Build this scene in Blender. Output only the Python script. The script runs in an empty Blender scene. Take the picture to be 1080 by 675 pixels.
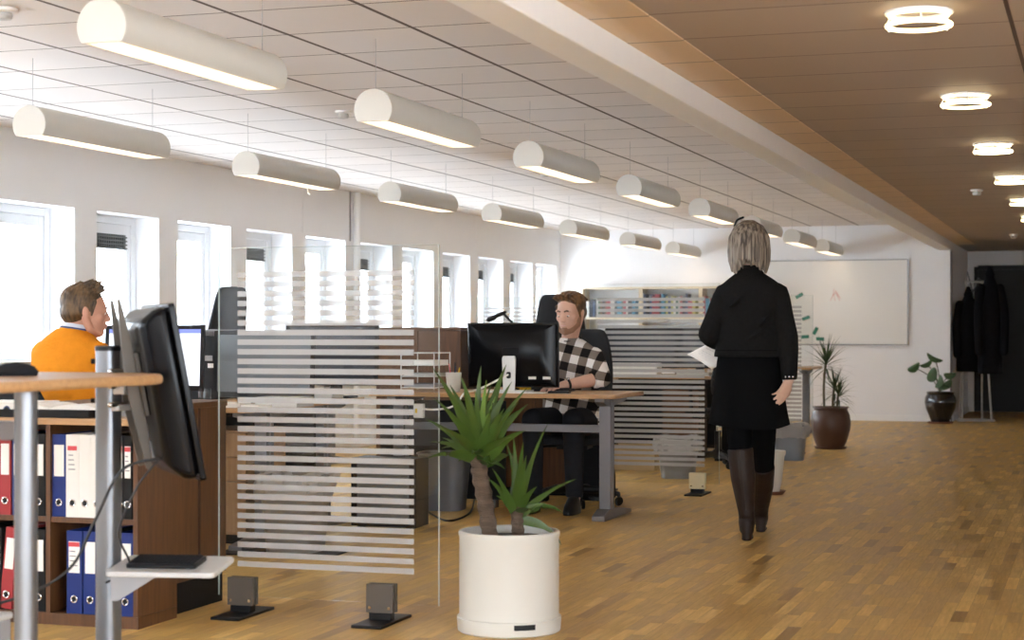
import bpy, bmesh, math, random
from mathutils import Vector, Matrix, Euler
C = bpy.context.scene.collection
PI = math.pi
rnd = random.Random(7)
# ---------------------------------------------------------------- camera facts
FPX, EYE, HV, YAW = 1850.0, 1.12, 350.0, math.radians(18.5)
CY, SY = math.cos(YAW), math.sin(YAW)
def ray(u):
    t = (u - 540.0) / FPX
    return (t * CY - SY, t * SY + CY)            # room direction per metre of depth
def P(u, v, z=0.0):
    "room point at height z seen at picture point (u, v)"
    d = (EYE - z) * FPX / (v - HV)
    a, b = ray(u)
    return Vector((a * d, b * d, z))
def XatY(u, Y):
    a, b = ray(u)
    return a / b * Y
def YatX(u, X):
    a, b = ray(u)
    return b / a * X
def depth(X, Y): return -X * SY + Y * CY
def Zat(v, X, Y): return EYE - (v - HV) * depth(X, Y) / FPX

# ---------------------------------------------------------------- materials
def nodes(name):
    m = bpy.data.materials.new(name); m.use_nodes = True
    nt = m.node_tree; nt.nodes.clear()
    o = nt.nodes.new('ShaderNodeOutputMaterial')
    return m, nt, o
def N(nt, t, **kw):
    n = nt.nodes.new(t)
    for k, v in kw.items():
        if k in n.inputs: n.inputs[k].default_value = v
        else: setattr(n, k, v)
    return n
def L(nt, a, b): nt.links.new(a, b)
def c4(c): return (c[0], c[1], c[2], 1.0)
def bsdf(nt, o, col=(.8, .8, .8), rough=.5, metal=0.0, spec=.5, coat=0.0):
    b = nt.nodes.new('ShaderNodeBsdfPrincipled')
    b.inputs['Base Color'].default_value = c4(col); b.inputs['Roughness'].default_value = rough
    b.inputs['Metallic'].default_value = metal; b.inputs['Specular IOR Level'].default_value = spec
    b.inputs['Coat Weight'].default_value = coat
    L(nt, b.outputs[0], o.inputs['Surface']); return b
def mat(name, col, rough=.5, metal=0.0, var=.06, scale=12.0, bump=0.0, spec=.5, coat=0.0, stretch=(1, 1, 1), bscale=None):
    "plain surface with a little procedural mottling"
    m, nt, o = nodes(name); b = bsdf(nt, o, col, rough, metal, spec, coat)
    tc = N(nt, 'ShaderNodeTexCoord'); mp = N(nt, 'ShaderNodeMapping'); mp.inputs['Scale'].default_value = stretch
    L(nt, tc.outputs['Object'], mp.inputs['Vector'])
    nz = N(nt, 'ShaderNodeTexNoise', Scale=scale, Detail=3.0); L(nt, mp.outputs[0], nz.inputs['Vector'])
    mx = N(nt, 'ShaderNodeMix', data_type='RGBA')
    mx.inputs[6].default_value = c4([max(0, x * (1 - var)) for x in col]); mx.inputs[7].default_value = c4([min(1, x * (1 + var)) for x in col])
    L(nt, nz.outputs['Fac'], mx.inputs[0]); L(nt, mx.outputs[2], b.inputs['Base Color'])
    if bump:
        nb = N(nt, 'ShaderNodeTexNoise', Scale=bscale or scale * 4, Detail=2.0); L(nt, mp.outputs[0], nb.inputs['Vector'])
        bp = N(nt, 'ShaderNodeBump', Strength=bump, Distance=.01); L(nt, nb.outputs['Fac'], bp.inputs['Height']); L(nt, bp.outputs[0], b.inputs['Normal'])
    return m
def wood(name, dark, light, axis='Y', rough=.4, scale=6.0):
    m, nt, o = nodes(name); b = bsdf(nt, o, light, rough)
    tc = N(nt, 'ShaderNodeTexCoord'); mp = N(nt, 'ShaderNodeMapping')
    mp.inputs['Scale'].default_value = {'X': (.6, 9, 9), 'Y': (9, .6, 9), 'Z': (9, 9, .6)}[axis]
    L(nt, tc.outputs['Object'], mp.inputs['Vector'])
    nz = N(nt, 'ShaderNodeTexNoise', Scale=scale, Detail=5.0, Roughness=.6); L(nt, mp.outputs[0], nz.inputs['Vector'])
    rp = N(nt, 'ShaderNodeValToRGB'); rp.color_ramp.elements[0].position = .3; rp.color_ramp.elements[1].position = .7
    rp.color_ramp.elements[0].color = c4(dark); rp.color_ramp.elements[1].color = c4(light)
    L(nt, nz.outputs['Fac'], rp.inputs[0]); L(nt, rp.outputs[0], b.inputs['Base Color'])
    return m
def emit(name, col, s):
    m, nt, o = nodes(name); e = N(nt, 'ShaderNodeEmission', Strength=s); e.inputs['Color'].default_value = c4(col)
    L(nt, e.outputs[0], o.inputs['Surface']); return m
def glass(name, tint=(.97, .985, .98), refl=.06, rough=.0):
    "clear sheet: straight-through transparency with a fresnel reflection"
    m, nt, o = nodes(name)
    tr = N(nt, 'ShaderNodeBsdfTransparent'); tr.inputs['Color'].default_value = c4(tint)
    gl = N(nt, 'ShaderNodeBsdfGlossy'); gl.inputs['Roughness'].default_value = rough
    fr = N(nt, 'ShaderNodeLayerWeight', Blend=.5)
    pw = N(nt, 'ShaderNodeMath', operation='POWER'); pw.inputs[1].default_value = 5.0; L(nt, fr.outputs['Facing'], pw.inputs[0])
    mu = N(nt, 'ShaderNodeMath', operation='MULTIPLY_ADD'); mu.inputs[1].default_value = .9; mu.inputs[2].default_value = refl * .5
    L(nt, pw.outputs[0], mu.inputs[0])
    mx = N(nt, 'ShaderNodeMixShader'); L(nt, mu.outputs[0], mx.inputs[0]); L(nt, tr.outputs[0], mx.inputs[1]); L(nt, gl.outputs[0], mx.inputs[2])
    L(nt, mx.outputs[0], o.inputs['Surface']); return m
def film(name, white=(.9, .9, .9), clear=.35, body=.5):
    m, nt, o = nodes(name)
    tr = N(nt, 'ShaderNodeBsdfTransparent'); df = N(nt, 'ShaderNodeBsdfDiffuse'); df.inputs[0].default_value = c4(white)
    tl = N(nt, 'ShaderNodeBsdfTranslucent'); tl.inputs[0].default_value = c4(white)
    m1 = N(nt, 'ShaderNodeMixShader'); m1.inputs[0].default_value = body; L(nt, df.outputs[0], m1.inputs[1]); L(nt, tl.outputs[0], m1.inputs[2])
    m2 = N(nt, 'ShaderNodeMixShader'); m2.inputs[0].default_value = clear; L(nt, m1.outputs[0], m2.inputs[1]); L(nt, tr.outputs[0], m2.inputs[2])
    L(nt, m2.outputs[0], o.inputs['Surface']); return m

def floor_mat():
    "oak parquet: short staves in rows along the room, each with its own tone"
    m, nt, o = nodes('oak_parquet'); b = bsdf(nt, o, (.5, .33, .15), .36, spec=.22)
    tc = N(nt, 'ShaderNodeTexCoord'); sp = N(nt, 'ShaderNodeSeparateXYZ'); L(nt, tc.outputs['Object'], sp.inputs[0])
    def mth(op, a, b_=None, c_=None):
        n = N(nt, 'ShaderNodeMath', operation=op)
        for i, x in enumerate((a, b_, c_)):
            if x is None: continue
            if isinstance(x, (int, float)): n.inputs[i].default_value = x
            else: L(nt, x, n.inputs[i])
        return n.outputs[0]
    rx = mth('DIVIDE', mth('ADD', sp.outputs['X'], 50.0), .052); row = mth('FLOOR', rx)
    wn = N(nt, 'ShaderNodeTexWhiteNoise', noise_dimensions='1D'); L(nt, row, wn.inputs['W'])
    ln = mth('MULTIPLY_ADD', wn.outputs['Value'], .16, .24)
    sh = mth('MULTIPLY', wn.outputs['Value'], 37.0)
    cy_ = mth('ADD', mth('DIVIDE', mth('ADD', sp.outputs['Y'], 50.0), ln), sh); col = mth('FLOOR', cy_)
    cb = N(nt, 'ShaderNodeCombineXYZ'); L(nt, row, cb.inputs[0]); L(nt, col, cb.inputs[1])
    w2 = N(nt, 'ShaderNodeTexWhiteNoise', noise_dimensions='3D'); L(nt, cb.outputs[0], w2.inputs['Vector'])
    rp = N(nt, 'ShaderNodeValToRGB'); e = rp.color_ramp.elements
    e[0].position = 0; e[0].color = c4((.32, .185, .060)); e[1].position = 1; e[1].color = c4((.74, .50, .18))
    for p_, c_ in ((.08, (.50, .312, .105)), (.45, (.57, .37, .130)), (.80, (.63, .42, .155)), (.94, (.74, .51, .20))): q = e.new(p_); q.color = c4(c_)
    L(nt, w2.outputs['Value'], rp.inputs[0])
    g = N(nt, 'ShaderNodeMapping'); g.inputs['Scale'].default_value = (26, 1.6, 1)
    ad = N(nt, 'ShaderNodeVectorMath', operation='ADD'); L(nt, tc.outputs['Object'], ad.inputs[0]); L(nt, w2.outputs['Color'], ad.inputs[1]); L(nt, ad.outputs[0], g.inputs['Vector'])
    nz = N(nt, 'ShaderNodeTexNoise', Scale=3.0, Detail=6.0, Roughness=.65); L(nt, g.outputs[0], nz.inputs['Vector'])
    r2 = N(nt, 'ShaderNodeValToRGB'); r2.color_ramp.elements[0].position = .25; r2.color_ramp.elements[1].position = .75
    r2.color_ramp.elements[0].color = c4((.74, .70, .64)); r2.color_ramp.elements[1].color = c4((1.12, 1.1, 1.06)); L(nt, nz.outputs['Fac'], r2.inputs[0])
    mx = N(nt, 'ShaderNodeMix', data_type='RGBA', blend_type='MULTIPLY'); mx.inputs[0].default_value = 1.0
    L(nt, rp.outputs[0], mx.inputs[6]); L(nt, r2.outputs[0], mx.inputs[7])
    jx = mth('LESS_THAN', mth('FRACT', rx), .018); jy = mth('LESS_THAN', mth('FRACT', cy_), .004); j = mth('MAXIMUM', jx, jy)
    m2 = N(nt, 'ShaderNodeMix', data_type='RGBA'); L(nt, j, m2.inputs[0]); L(nt, mx.outputs[2], m2.inputs[6]); m2.inputs[7].default_value = c4((.27, .165, .065))
    L(nt, m2.outputs[2], b.inputs['Base Color'])
    rr_ = mth('MULTIPLY_ADD', w2.outputs['Value'], .14, .34); L(nt, rr_, b.inputs['Roughness'])
    return m

def ceiling_mat(name, base, x0, px, y0, py, wx, wy, rough=.6, spec=.3, joint=(.09, .06, .05)):
    m, nt, o = nodes(name); b = bsdf(nt, o, base, rough, spec=spec)
    tc = N(nt, 'ShaderNodeTexCoord'); sp = N(nt, 'ShaderNodeSeparateXYZ'); L(nt, tc.outputs['Object'], sp.inputs[0])
    def line(sock, off, pitch, w):
        a = N(nt, 'ShaderNodeMath', operation='SUBTRACT'); L(nt, sock, a.inputs[0]); a.inputs[1].default_value = off - pitch * 200
        d = N(nt, 'ShaderNodeMath', operation='DIVIDE'); L(nt, a.outputs[0], d.inputs[0]); d.inputs[1].default_value = pitch
        f = N(nt, 'ShaderNodeMath', operation='FRACT'); L(nt, d.outputs[0], f.inputs[0])
        l = N(nt, 'ShaderNodeMath', operation='LESS_THAN'); L(nt, f.outputs[0], l.inputs[0]); l.inputs[1].default_value = w / pitch
        fl = N(nt, 'ShaderNodeMath', operation='FLOOR'); L(nt, d.outputs[0], fl.inputs[0])
        return l, fl
    lx, ix = line(sp.outputs['X'], x0, px, wx); ly, iy = line(sp.outputs['Y'], y0, py, wy)
    mxm = N(nt, 'ShaderNodeMath', operation='MAXIMUM'); L(nt, lx.outputs[0], mxm.inputs[0]); L(nt, ly.outputs[0], mxm.inputs[1])
    cb = N(nt, 'ShaderNodeCombineXYZ'); L(nt, ix.outputs[0], cb.inputs[0]); L(nt, iy.outputs[0], cb.inputs[1])
    wn = N(nt, 'ShaderNodeTexWhiteNoise', noise_dimensions='3D'); L(nt, cb.outputs[0], wn.inputs['Vector'])
    mp = N(nt, 'ShaderNodeMapping'); mp.inputs['Scale'].default_value = (2, 60, 1); L(nt, tc.outputs['Object'], mp.inputs['Vector'])
    nz = N(nt, 'ShaderNodeTexNoise', Scale=4.0, Detail=3.0); L(nt, mp.outputs[0], nz.inputs['Vector'])
    ad = N(nt, 'ShaderNodeMath', operation='ADD'); L(nt, wn.outputs['Value'], ad.inputs[0]); L(nt, nz.outputs['Fac'], ad.inputs[1])
    mr = N(nt, 'ShaderNodeMapRange'); mr.inputs['From Min'].default_value = 0; mr.inputs['From Max'].default_value = 2
    mr.inputs['To Min'].default_value = .92; mr.inputs['To Max'].default_value = 1.06; L(nt, ad.outputs[0], mr.inputs[0])
    vm = N(nt, 'ShaderNodeVectorMath', operation='SCALE'); vm.inputs[0].default_value = base; L(nt, mr.outputs[0], vm.inputs['Scale'])
    mx = N(nt, 'ShaderNodeMix', data_type='RGBA'); L(nt, mxm.outputs[0], mx.inputs[0]); L(nt, vm.outputs[0], mx.inputs[6]); mx.inputs[7].default_value = c4(joint)
    L(nt, mx.outputs[2], b.inputs['Base Color']); return m

def plaid_mat():
    m, nt, o = nodes('plaid_flannel'); b = bsdf(nt, o, (.5, .5, .5), .9, spec=.1)
    tc = N(nt, 'ShaderNodeTexCoord'); mp = N(nt, 'ShaderNodeMapping'); mp.inputs['Rotation'].default_value = (0, .22, 0)
    L(nt, tc.outputs['Object'], mp.inputs['Vector'])
    sp = N(nt, 'ShaderNodeSeparateXYZ'); L(nt, mp.outputs[0], sp.inputs[0])
    def band(sock, off):
        a = N(nt, 'ShaderNodeMath', operation='ADD'); L(nt, sock, a.inputs[0]); a.inputs[1].default_value = 10 + off
        d = N(nt, 'ShaderNodeMath', operation='DIVIDE'); L(nt, a.outputs[0], d.inputs[0]); d.inputs[1].default_value = .108
        f = N(nt, 'ShaderNodeMath', operation='FRACT'); L(nt, d.outputs[0], f.inputs[0])
        g = N(nt, 'ShaderNodeMath', operation='GREATER_THAN'); L(nt, f.outputs[0], g.inputs[0]); g.inputs[1].default_value = .5
        return g
    a = band(sp.outputs['X'], .03); c = band(sp.outputs['Z'], 0)
    s = N(nt, 'ShaderNodeMath', operation='ADD'); L(nt, a.outputs[0], s.inputs[0]); L(nt, c.outputs[0], s.inputs[1])
    h = N(nt, 'ShaderNodeMath', operation='MULTIPLY'); L(nt, s.outputs[0], h.inputs[0]); h.inputs[1].default_value = .5
    rp = N(nt, 'ShaderNodeValToRGB'); rp.color_ramp.interpolation = 'CONSTANT'
    e = rp.color_ramp.elements; e[0].position = 0; e[0].color = c4((.82, .79, .76)); e[1].position = .4; e[1].color = c4((.2, .165, .14))
    n = e.new(.9); n.color = c4((.012, .010, .010))
    L(nt, h.outputs[0], rp.inputs[0]); L(nt, rp.outputs[0], b.inputs['Base Color']); return m

def hair_mat(name, dark, light, scale=40, vec=(1, 1, .05)):
    m, nt, o = nodes(name); b = bsdf(nt, o, dark, .5, spec=.4)
    tc = N(nt, 'ShaderNodeTexCoord'); mp = N(nt, 'ShaderNodeMapping'); mp.inputs['Scale'].default_value = vec
    L(nt, tc.outputs['Object'], mp.inputs['Vector'])
    nz = N(nt, 'ShaderNodeTexNoise', Scale=scale, Detail=4.0); L(nt, mp.outputs[0], nz.inputs['Vector'])
    rp = N(nt, 'ShaderNodeValToRGB'); rp.color_ramp.elements[0].position = .38; rp.color_ramp.elements[1].position = .62
    rp.color_ramp.elements[0].color = c4(dark); rp.color_ramp.elements[1].color = c4(light)
    L(nt, nz.outputs['Fac'], rp.inputs[0]); L(nt, rp.outputs[0], b.inputs['Base Color'])
    bp = N(nt, 'ShaderNodeBump', Strength=.5, Distance=.004); L(nt, nz.outputs['Fac'], bp.inputs['Height']); L(nt, bp.outputs[0], b.inputs['Normal'])
    return m

M = {}
M['floor'] = floor_mat()
M['ceil'] = ceiling_mat('ceiling_tiles', (.80, .765, .755), -2.89, .6, 7.2, .58, .022, .011)
M['ceil2'] = ceiling_mat('dimmed_ceiling_tiles', (.47, .39, .335), -.31, 2.4, 6.06, .55, .016, .009, rough=.55, spec=.35)  # same tiles as the main ceiling; weaker light painted in as darker base
M['ceil3'] = ceiling_mat('ceiling_painted_light', (.80, .62, .44), 9.0, 30.0, 6.06, .55, .01, .009, rough=.5, spec=.35)  # paler tile colour stands for a band of light along the beam
M['wall'] = mat('wall_paint', (.87, .88, .90), .8, var=.02, scale=3)
M['wallw'] = mat('white_wall_paint', (.90, .90, .92), .8, var=.02, scale=3)
M['white'] = mat('white_gloss_paint', (.92, .925, .93), .45, var=.02)
M['frame'] = mat('white_window_frame', (.80, .82, .85), .4, var=.02)
M['lamp'] = mat('cream_lamp_metal', (.66, .635, .58), .38, var=.02)
M['grille'] = mat('dark_vent_grille', (.10, .11, .11), .5)
M['tubes'] = emit('lamp_tube_glow', (1.0, .91, .78), 5.0)
M['ring'] = emit('ring_tube_glow', (1.0, .80, .46), 3.0)
M['louvre'] = mat('louvre_white', (.80, .70, .56), .35, var=.01)
M['wire'] = mat('steel_wire', (.45, .45, .46), .4, 0.6)
M['glass'] = glass('clear_glass', (.965, .98, .977), .045)
M['pane'] = glass('window_glass', (.97, .98, .985), .04)
M['film'] = film('frosted_film', (.70, .705, .71), .40, .45)
M['edge'] = mat('glass_edge', (.50, .57, .55), .15, var=.01)
M['steel'] = mat('grey_steel', (.20, .20, .215), .42, .7, var=.04)
M['alu'] = mat('brushed_aluminium', (.22, .23, .25), .38, .85, var=.04)
M['clamp'] = mat('bronze_grey_clamp', (.10, .085, .07), .5, .2, spec=.3)
M['clampy'] = mat('cream_clamp', (.75, .64, .40), .4)
M['black'] = mat('black_plastic', (.008, .008, .009), .42, var=.1, spec=.25)
M['gloss'] = mat('gloss_black', (.004, .004, .005), .22, var=.05, spec=.14)
M['matt'] = mat('black_fabric', (.014, .014, .016), .95, var=.25, scale=60, bump=.2, spec=.15)
M['mesh'] = mat('charcoal_mesh_fabric', (.022, .023, .026), .85, var=.2, scale=90, bump=.3, spec=.2)
M['screen'] = emit('lit_screen', (.86, .90, 1.0), 1.0)
M['dscreen'] = mat('dark_screen', (.05, .055, .07), .15, var=.2, scale=4)
M['gscreen'] = mat('grey_screen', (.17, .19, .21), .2, var=.15, scale=3)
M['bluebar'] = emit('screen_toolbar', (.25, .3, .75), .8)
M['beech'] = wood('beech_desktop', (.40, .225, .10), (.53, .315, .15), 'X', .35)
M['edgew'] = wood('beech_edge_band', (.42, .24, .11), (.54, .33, .17), 'X', .4)
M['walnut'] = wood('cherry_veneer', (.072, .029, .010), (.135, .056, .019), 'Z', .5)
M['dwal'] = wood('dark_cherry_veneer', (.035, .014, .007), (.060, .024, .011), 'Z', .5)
M['birch'] = wood('birch_veneer', (.66, .54, .38), (.76, .66, .50), 'Z', .45)
M['oakdr'] = wood('oak_drawer_veneer', (.34, .19, .085), (.44, .26, .13), 'Z', .45)
M['paper'] = mat('paper', (.84, .82, .79), .8, var=.03)
M['pot'] = mat('white_ceramic', (.60, .585, .535), .45, var=.03, scale=5)
M['terra'] = mat('brown_glazed_clay', (.085, .040, .027), .4, var=.2, scale=6)
M['blackpot'] = mat('black_glazed_clay', (.010, .011, .016), .12, var=.1, coat=.5)
M['saucer'] = mat('terracotta_saucer', (.20, .075, .040), .6)
M['soil'] = mat('potting_soil', (.035, .024, .016), .95, var=.5, scale=60, bump=.6)
M['trunk'] = mat('yucca_bark', (.105, .070, .047), .9, var=.7, scale=13, bump=1.0, stretch=(.7, .7, 5))
M['leaf'] = mat('yucca_leaf', (.042, .080, .012), .42, var=.55, scale=5, stretch=(1, 1, 1))
M['leafy'] = mat('young_yucca_leaf', (.115, .20, .028), .42, var=.35, scale=5)
M['leafd'] = mat('dracaena_leaf', (.030, .062, .018), .5, var=.4, scale=6)
M['leafr'] = mat('rubber_leaf', (.045, .10, .030), .35, var=.3, scale=6)
M['stem'] = mat('green_brown_stem', (.10, .085, .045), .8, var=.3)
M['orange'] = mat('orange_knit', (.72, .25, .018), .95, var=.10, scale=30, bump=.35, spec=.1, bscale=90)
M['skin'] = mat('skin', (.60, .355, .26), .55, var=.07, scale=25)
M['skin2'] = mat('ruddy_skin', (.56, .285, .195), .55, var=.09, scale=25)
M['skin3'] = mat('pale_skin', (.60, .385, .29), .55, var=.07, scale=25)
M['plaid'] = plaid_mat()
M['jeans'] = mat('dark_trousers', (.014, .015, .019), .9, var=.2, scale=40, spec=.2)
M['jacket'] = mat('black_wool_jacket', (.0115, .011, .011), .95, var=.35, scale=45, bump=.5, spec=.06)
M['skirt'] = mat('black_skirt', (.0045, .0045, .005), .95, var=.2, scale=20, spec=.05)
M['tights'] = mat('black_tights', (.004, .004, .0045), .9, spec=.06)
M['boot'] = mat('brown_leather', (.019, .0105, .008), .5, var=.3, scale=10, bump=.25, spec=.28)
M['bob'] = hair_mat('grey_blond_hair', (.050, .035, .025), (.30, .245, .19), 80, (1, 1, .035))
M['brownhair'] = hair_mat('brown_hair', (.035, .020, .010), (.135, .078, .034), 60, (1, .25, .25))
M['redhair'] = hair_mat('auburn_hair', (.050, .022, .008), (.165, .080, .027), 50, (1, .25, .4))
M['stubble'] = mat('beard_stubble', (.27, .145, .090), .8, var=.2, scale=60)
M['collar'] = mat('pale_blue_collar', (.62, .66, .74), .8)
M['navy'] = mat('navy_collar', (.05, .07, .16), .8)
M['blue'] = mat('blue_board', (.016, .034, .17), .55, var=.08, spec=.25)
M['red'] = mat('red_board', (.34, .022, .028), .5, var=.08)
M['bwhite'] = mat('white_board', (.76, .74, .70), .5, var=.03)
M['bblack'] = mat('black_board', (.008, .008, .009), .6, var=.1, spec=.2)
M['lred'] = mat('label_red', (.60, .06, .07), .6)
M['ink'] = mat('printed_ink', (.25, .25, .27), .7)
M['chrome'] = mat('chrome', (.75, .75, .76), .15, 1.0, var=.01)
M['board'] = mat('whiteboard_enamel', (.80, .78, .75), .28, var=.015, scale=2)
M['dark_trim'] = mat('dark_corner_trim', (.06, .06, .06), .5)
M['bframe'] = mat('grey_aluminium_trim', (.33, .33, .34), .4, .6)
M['green'] = mat('green_magnet', (.016, .17, .11), .5)
M['inkred'] = mat('red_marker', (.72, .45, .42), .8)
M['greypl'] = mat('grey_plastic', (.33, .33, .34), .5)
M['lgrey'] = mat('light_grey_plastic', (.55, .55, .54), .45)
M['bin'] = mat('dark_grey_bin', (.125, .13, .14), .4, var=.08)
M['bag'] = film('clear_bin_bag', (.66, .66, .66), .22, .4)
M['binc'] = mat('grey_translucent_bin', (.20, .19, .18), .4, var=.15)
M['bing'] = mat('blue_grey_bin', (.20, .22, .25), .4, var=.08)
M['coat'] = mat('black_coat', (.008, .008, .010), .95, var=.3, scale=25, spec=.1)
M['ddoor'] = mat('black_door_paint', (.009, .0088, .0085), .6, var=.1, scale=3)
M['yellow'] = mat('yellow_card', (.80, .52, .02), .6)
M['card'] = mat('cardboard', (.52, .38, .21), .85)
M['cable'] = mat('black_cable', (.012, .012, .013), .5)
M['wcable'] = mat('white_cable', (.78, .77, .74), .5)
M['cup'] = film('frosted_cup', (.85, .84, .78), .3, .4)
M['silver'] = mat('silver_plastic', (.70, .70, .69), .35, .1)

# ---------------------------------------------------------------- mesh builder
class MB:
    def __init__(s): s.v = []; s.f = []; s.m = []; s.cur = 0
    def add(s, vs, fs):
        o = len(s.v); s.v += [tuple(v) for v in vs]
        for f in fs: s.f.append([i + o for i in f]); s.m.append(s.cur)
        return s
    def box(s, x0, x1, y0, y1, z0, z1, T=None):
        vs = [Vector(p) for p in ((x0, y0, z0), (x1, y0, z0), (x1, y1, z0), (x0, y1, z0), (x0, y0, z1), (x1, y0, z1), (x1, y1, z1), (x0, y1, z1))]
        if T is not None: vs = [T @ v for v in vs]
        return s.add(vs, [(0, 3, 2, 1), (4, 5, 6, 7), (0, 1, 5, 4), (1, 2, 6, 5), (2, 3, 7, 6), (3, 0, 4, 7)])
    def prism(s, poly, a, b, axis='Z', T=None):
        "extrude a 2D polygon; axis names the extrusion direction"
        def mk(p, h):
            v = {'Z': (p[0], p[1], h), 'Y': (p[0], h, p[1]), 'X': (h, p[0], p[1])}[axis]
            v = Vector(v); return T @ v if T is not None else v
        n = len(poly); vs = [mk(p, a) for p in poly] + [mk(p, b) for p in poly]
        fs = [list(range(n - 1, -1, -1)), list(range(n, 2 * n))] + [(i, (i + 1) % n, n + (i + 1) % n, n + i) for i in range(n)]
        return s.add(vs, fs)
    def lathe(s, prof, c=(0, 0, 0), n=32, caps=True, sx=1, sy=1, T=None):
        vs = []; fs = []; k = len(prof)
        for r, z in prof:
            for i in range(n):
                a = 2 * PI * i / n; v = Vector((c[0] + r * sx * math.cos(a), c[1] + r * sy * math.sin(a), c[2] + z))
                vs.append(T @ v if T is not None else v)
        for j in range(k - 1):
            for i in range(n):
                fs.append((j * n + i, j * n + (i + 1) % n, (j + 1) * n + (i + 1) % n, (j + 1) * n + i))
        if caps: fs.append(list(range(n - 1, -1, -1))); fs.append([(k - 1) * n + i for i in range(n)])
        return s.add(vs, fs)
    def tube(s, path, radii, n=10, ref=None, dome=True, T=None):
        "tapered tube along a path; a radius is a float or (a, b); dome rounds the ends"
        P_ = [Vector(p) for p in path]
        if not isinstance(radii, (list,)): radii = [radii] * len(P_)
        R = [(r, r) if not isinstance(r, tuple) else r for r in radii]
        if dome and len(P_) > 1:
            d0 = (P_[0] - P_[1]).normalized(); d1 = (P_[-1] - P_[-2]).normalized()
            r0 = min(R[0]); r1 = min(R[-1])
            pre = [(P_[0] + d0 * r0 * math.sin(a), (R[0][0] * max(math.cos(a), .08), R[0][1] * max(math.cos(a), .08))) for a in (1.5, 1.1, .6)]
            post = [(P_[-1] + d1 * r1 * math.sin(a), (R[-1][0] * max(math.cos(a), .08), R[-1][1] * max(math.cos(a), .08))) for a in (.6, 1.1, 1.5)]
            P_ = [p for p, _ in pre] + P_ + [p for p, _ in post]; R = [r for _, r in pre] + R + [r for _, r in post]
        k = len(P_); tang = []
        for i in range(k):
            t = P_[min(i + 1, k - 1)] - P_[max(i - 1, 0)]
            tang.append(t.normalized() if t.length > 1e-9 else Vector((0, 0, 1)))
        u = Vector(ref) if ref is not None else (Vector((1, 0, 0)) if abs(tang[0].x) < .8 else Vector((0, 1, 0)))
        vs = []; fs = []
        for i in range(k):
            u = (u - tang[i] * u.dot(tang[i]))
            u = u.normalized() if u.length > 1e-6 else tang[i].orthogonal().normalized()
            w = tang[i].cross(u)
            for j in range(n):
                a = 2 * PI * j / n; v = P_[i] + u * (R[i][0] * math.cos(a)) + w * (R[i][1] * math.sin(a))
                vs.append(T @ v if T is not None else v)
        for i in range(k - 1):
            for j in range(n): fs.append((i * n + j, i * n + (j + 1) % n, (i + 1) * n + (j + 1) % n, (i + 1) * n + j))
        fs.append(list(range(n - 1, -1, -1))); fs.append([(k - 1) * n + j for j in range(n)])
        return s.add(vs, fs)
    def ball(s, c, r, n=16, T=None, R=None):
        r = (r, r, r) if not isinstance(r, (tuple, list)) else r
        vs = []; fs = []; k = n // 2
        for i in range(k + 1):
            th = PI * i / k; th = min(max(th, .02), PI - .02)
            for j in range(n):
                ph = 2 * PI * j / n; v = Vector((r[0] * math.sin(th) * math.cos(ph), r[1] * math.sin(th) * math.sin(ph), -r[2] * math.cos(th)))
                if R is not None: v = R @ v
                v = v + Vector(c); vs.append(T @ v if T is not None else v)
        for i in range(k):
            for j in range(n): fs.append((i * n + j, i * n + (j + 1) % n, (i + 1) * n + (j + 1) % n, (i + 1) * n + j))
        fs.append(list(range(n - 1, -1, -1))); fs.append([k * n + j for j in range(n)])
        return s.add(vs, fs)
    def rings(s, rs, n=28, T=None, power=2.0):
        "stack of super-elliptic rings (z, half width, half depth, cx, cy)"
        vs = []; fs = []
        for r in rs:
            z, a, b = r[:3]; cx = r[3] if len(r) > 3 else 0; cy = r[4] if len(r) > 4 else 0
            for j in range(n):
                t = 2 * PI * j / n; ct, st = math.cos(t), math.sin(t); e = 2 / power
                v = Vector((cx + a * math.copysign(abs(ct) ** e, ct), cy + b * math.copysign(abs(st) ** e, st), z)); vs.append(T @ v if T is not None else v)
        k = len(rs)
        for i in range(k - 1):
            for j in range(n): fs.append((i * n + j, i * n + (j + 1) % n, (i + 1) * n + (j + 1) % n, (i + 1) * n + j))
        fs.append(list(range(n - 1, -1, -1))); fs.append([(k - 1) * n + j for j in range(n)])
        return s.add(vs, fs)
    def torus(s, c, R, r, n=40, k=10, T=None, rz=None):
        vs = []; fs = []; rz = rz or r
        for i in range(n):
            a = 2 * PI * i / n
            for j in range(k):
                b = 2 * PI * j / k; q = R + r * math.cos(b); v = Vector((c[0] + q * math.cos(a), c[1] + q * math.sin(a), c[2] + rz * math.sin(b)))
                vs.append(T @ v if T is not None else v)
        for i in range(n):
            for j in range(k): fs.append((i * k + j, ((i + 1) % n) * k + j, ((i + 1) % n) * k + (j + 1) % k, i * k + (j + 1) % k))
        return s.add(vs, fs)
    def mesh(s, name, mats, smooth=35):
        me = bpy.data.meshes.new(name); me.from_pydata(s.v, [], s.f); me.update()
        for m in (mats if isinstance(mats, (list, tuple)) else [mats]): me.materials.append(m)
        if s.cur: me.polygons.foreach_set('material_index', s.m)
        bm = bmesh.new(); bm.from_mesh(me); bmesh.ops.recalc_face_normals(bm, faces=bm.faces); bm.to_mesh(me); bm.free()
        if smooth:
            me.polygons.foreach_set('use_smooth', [True] * len(me.polygons)); me.set_sharp_from_angle(angle=math.radians(smooth))
        return me
    def obj(s, name, m, parent=None, bevel=0, smooth=35, loc=None, seg=2, label=None):
        o = bpy.data.objects.new(name, s.mesh(name, m, smooth)); C.objects.link(o)
        if parent is not None: o.parent = parent
        if loc is not None: o.location = loc
        if bevel:
            b = o.modifiers.new('Bevel', 'BEVEL'); b.width = bevel; b.segments = seg; b.limit_method = 'ANGLE'; b.angle_limit = math.radians(40)
        if label: o['label'] = label
        return o
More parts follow.
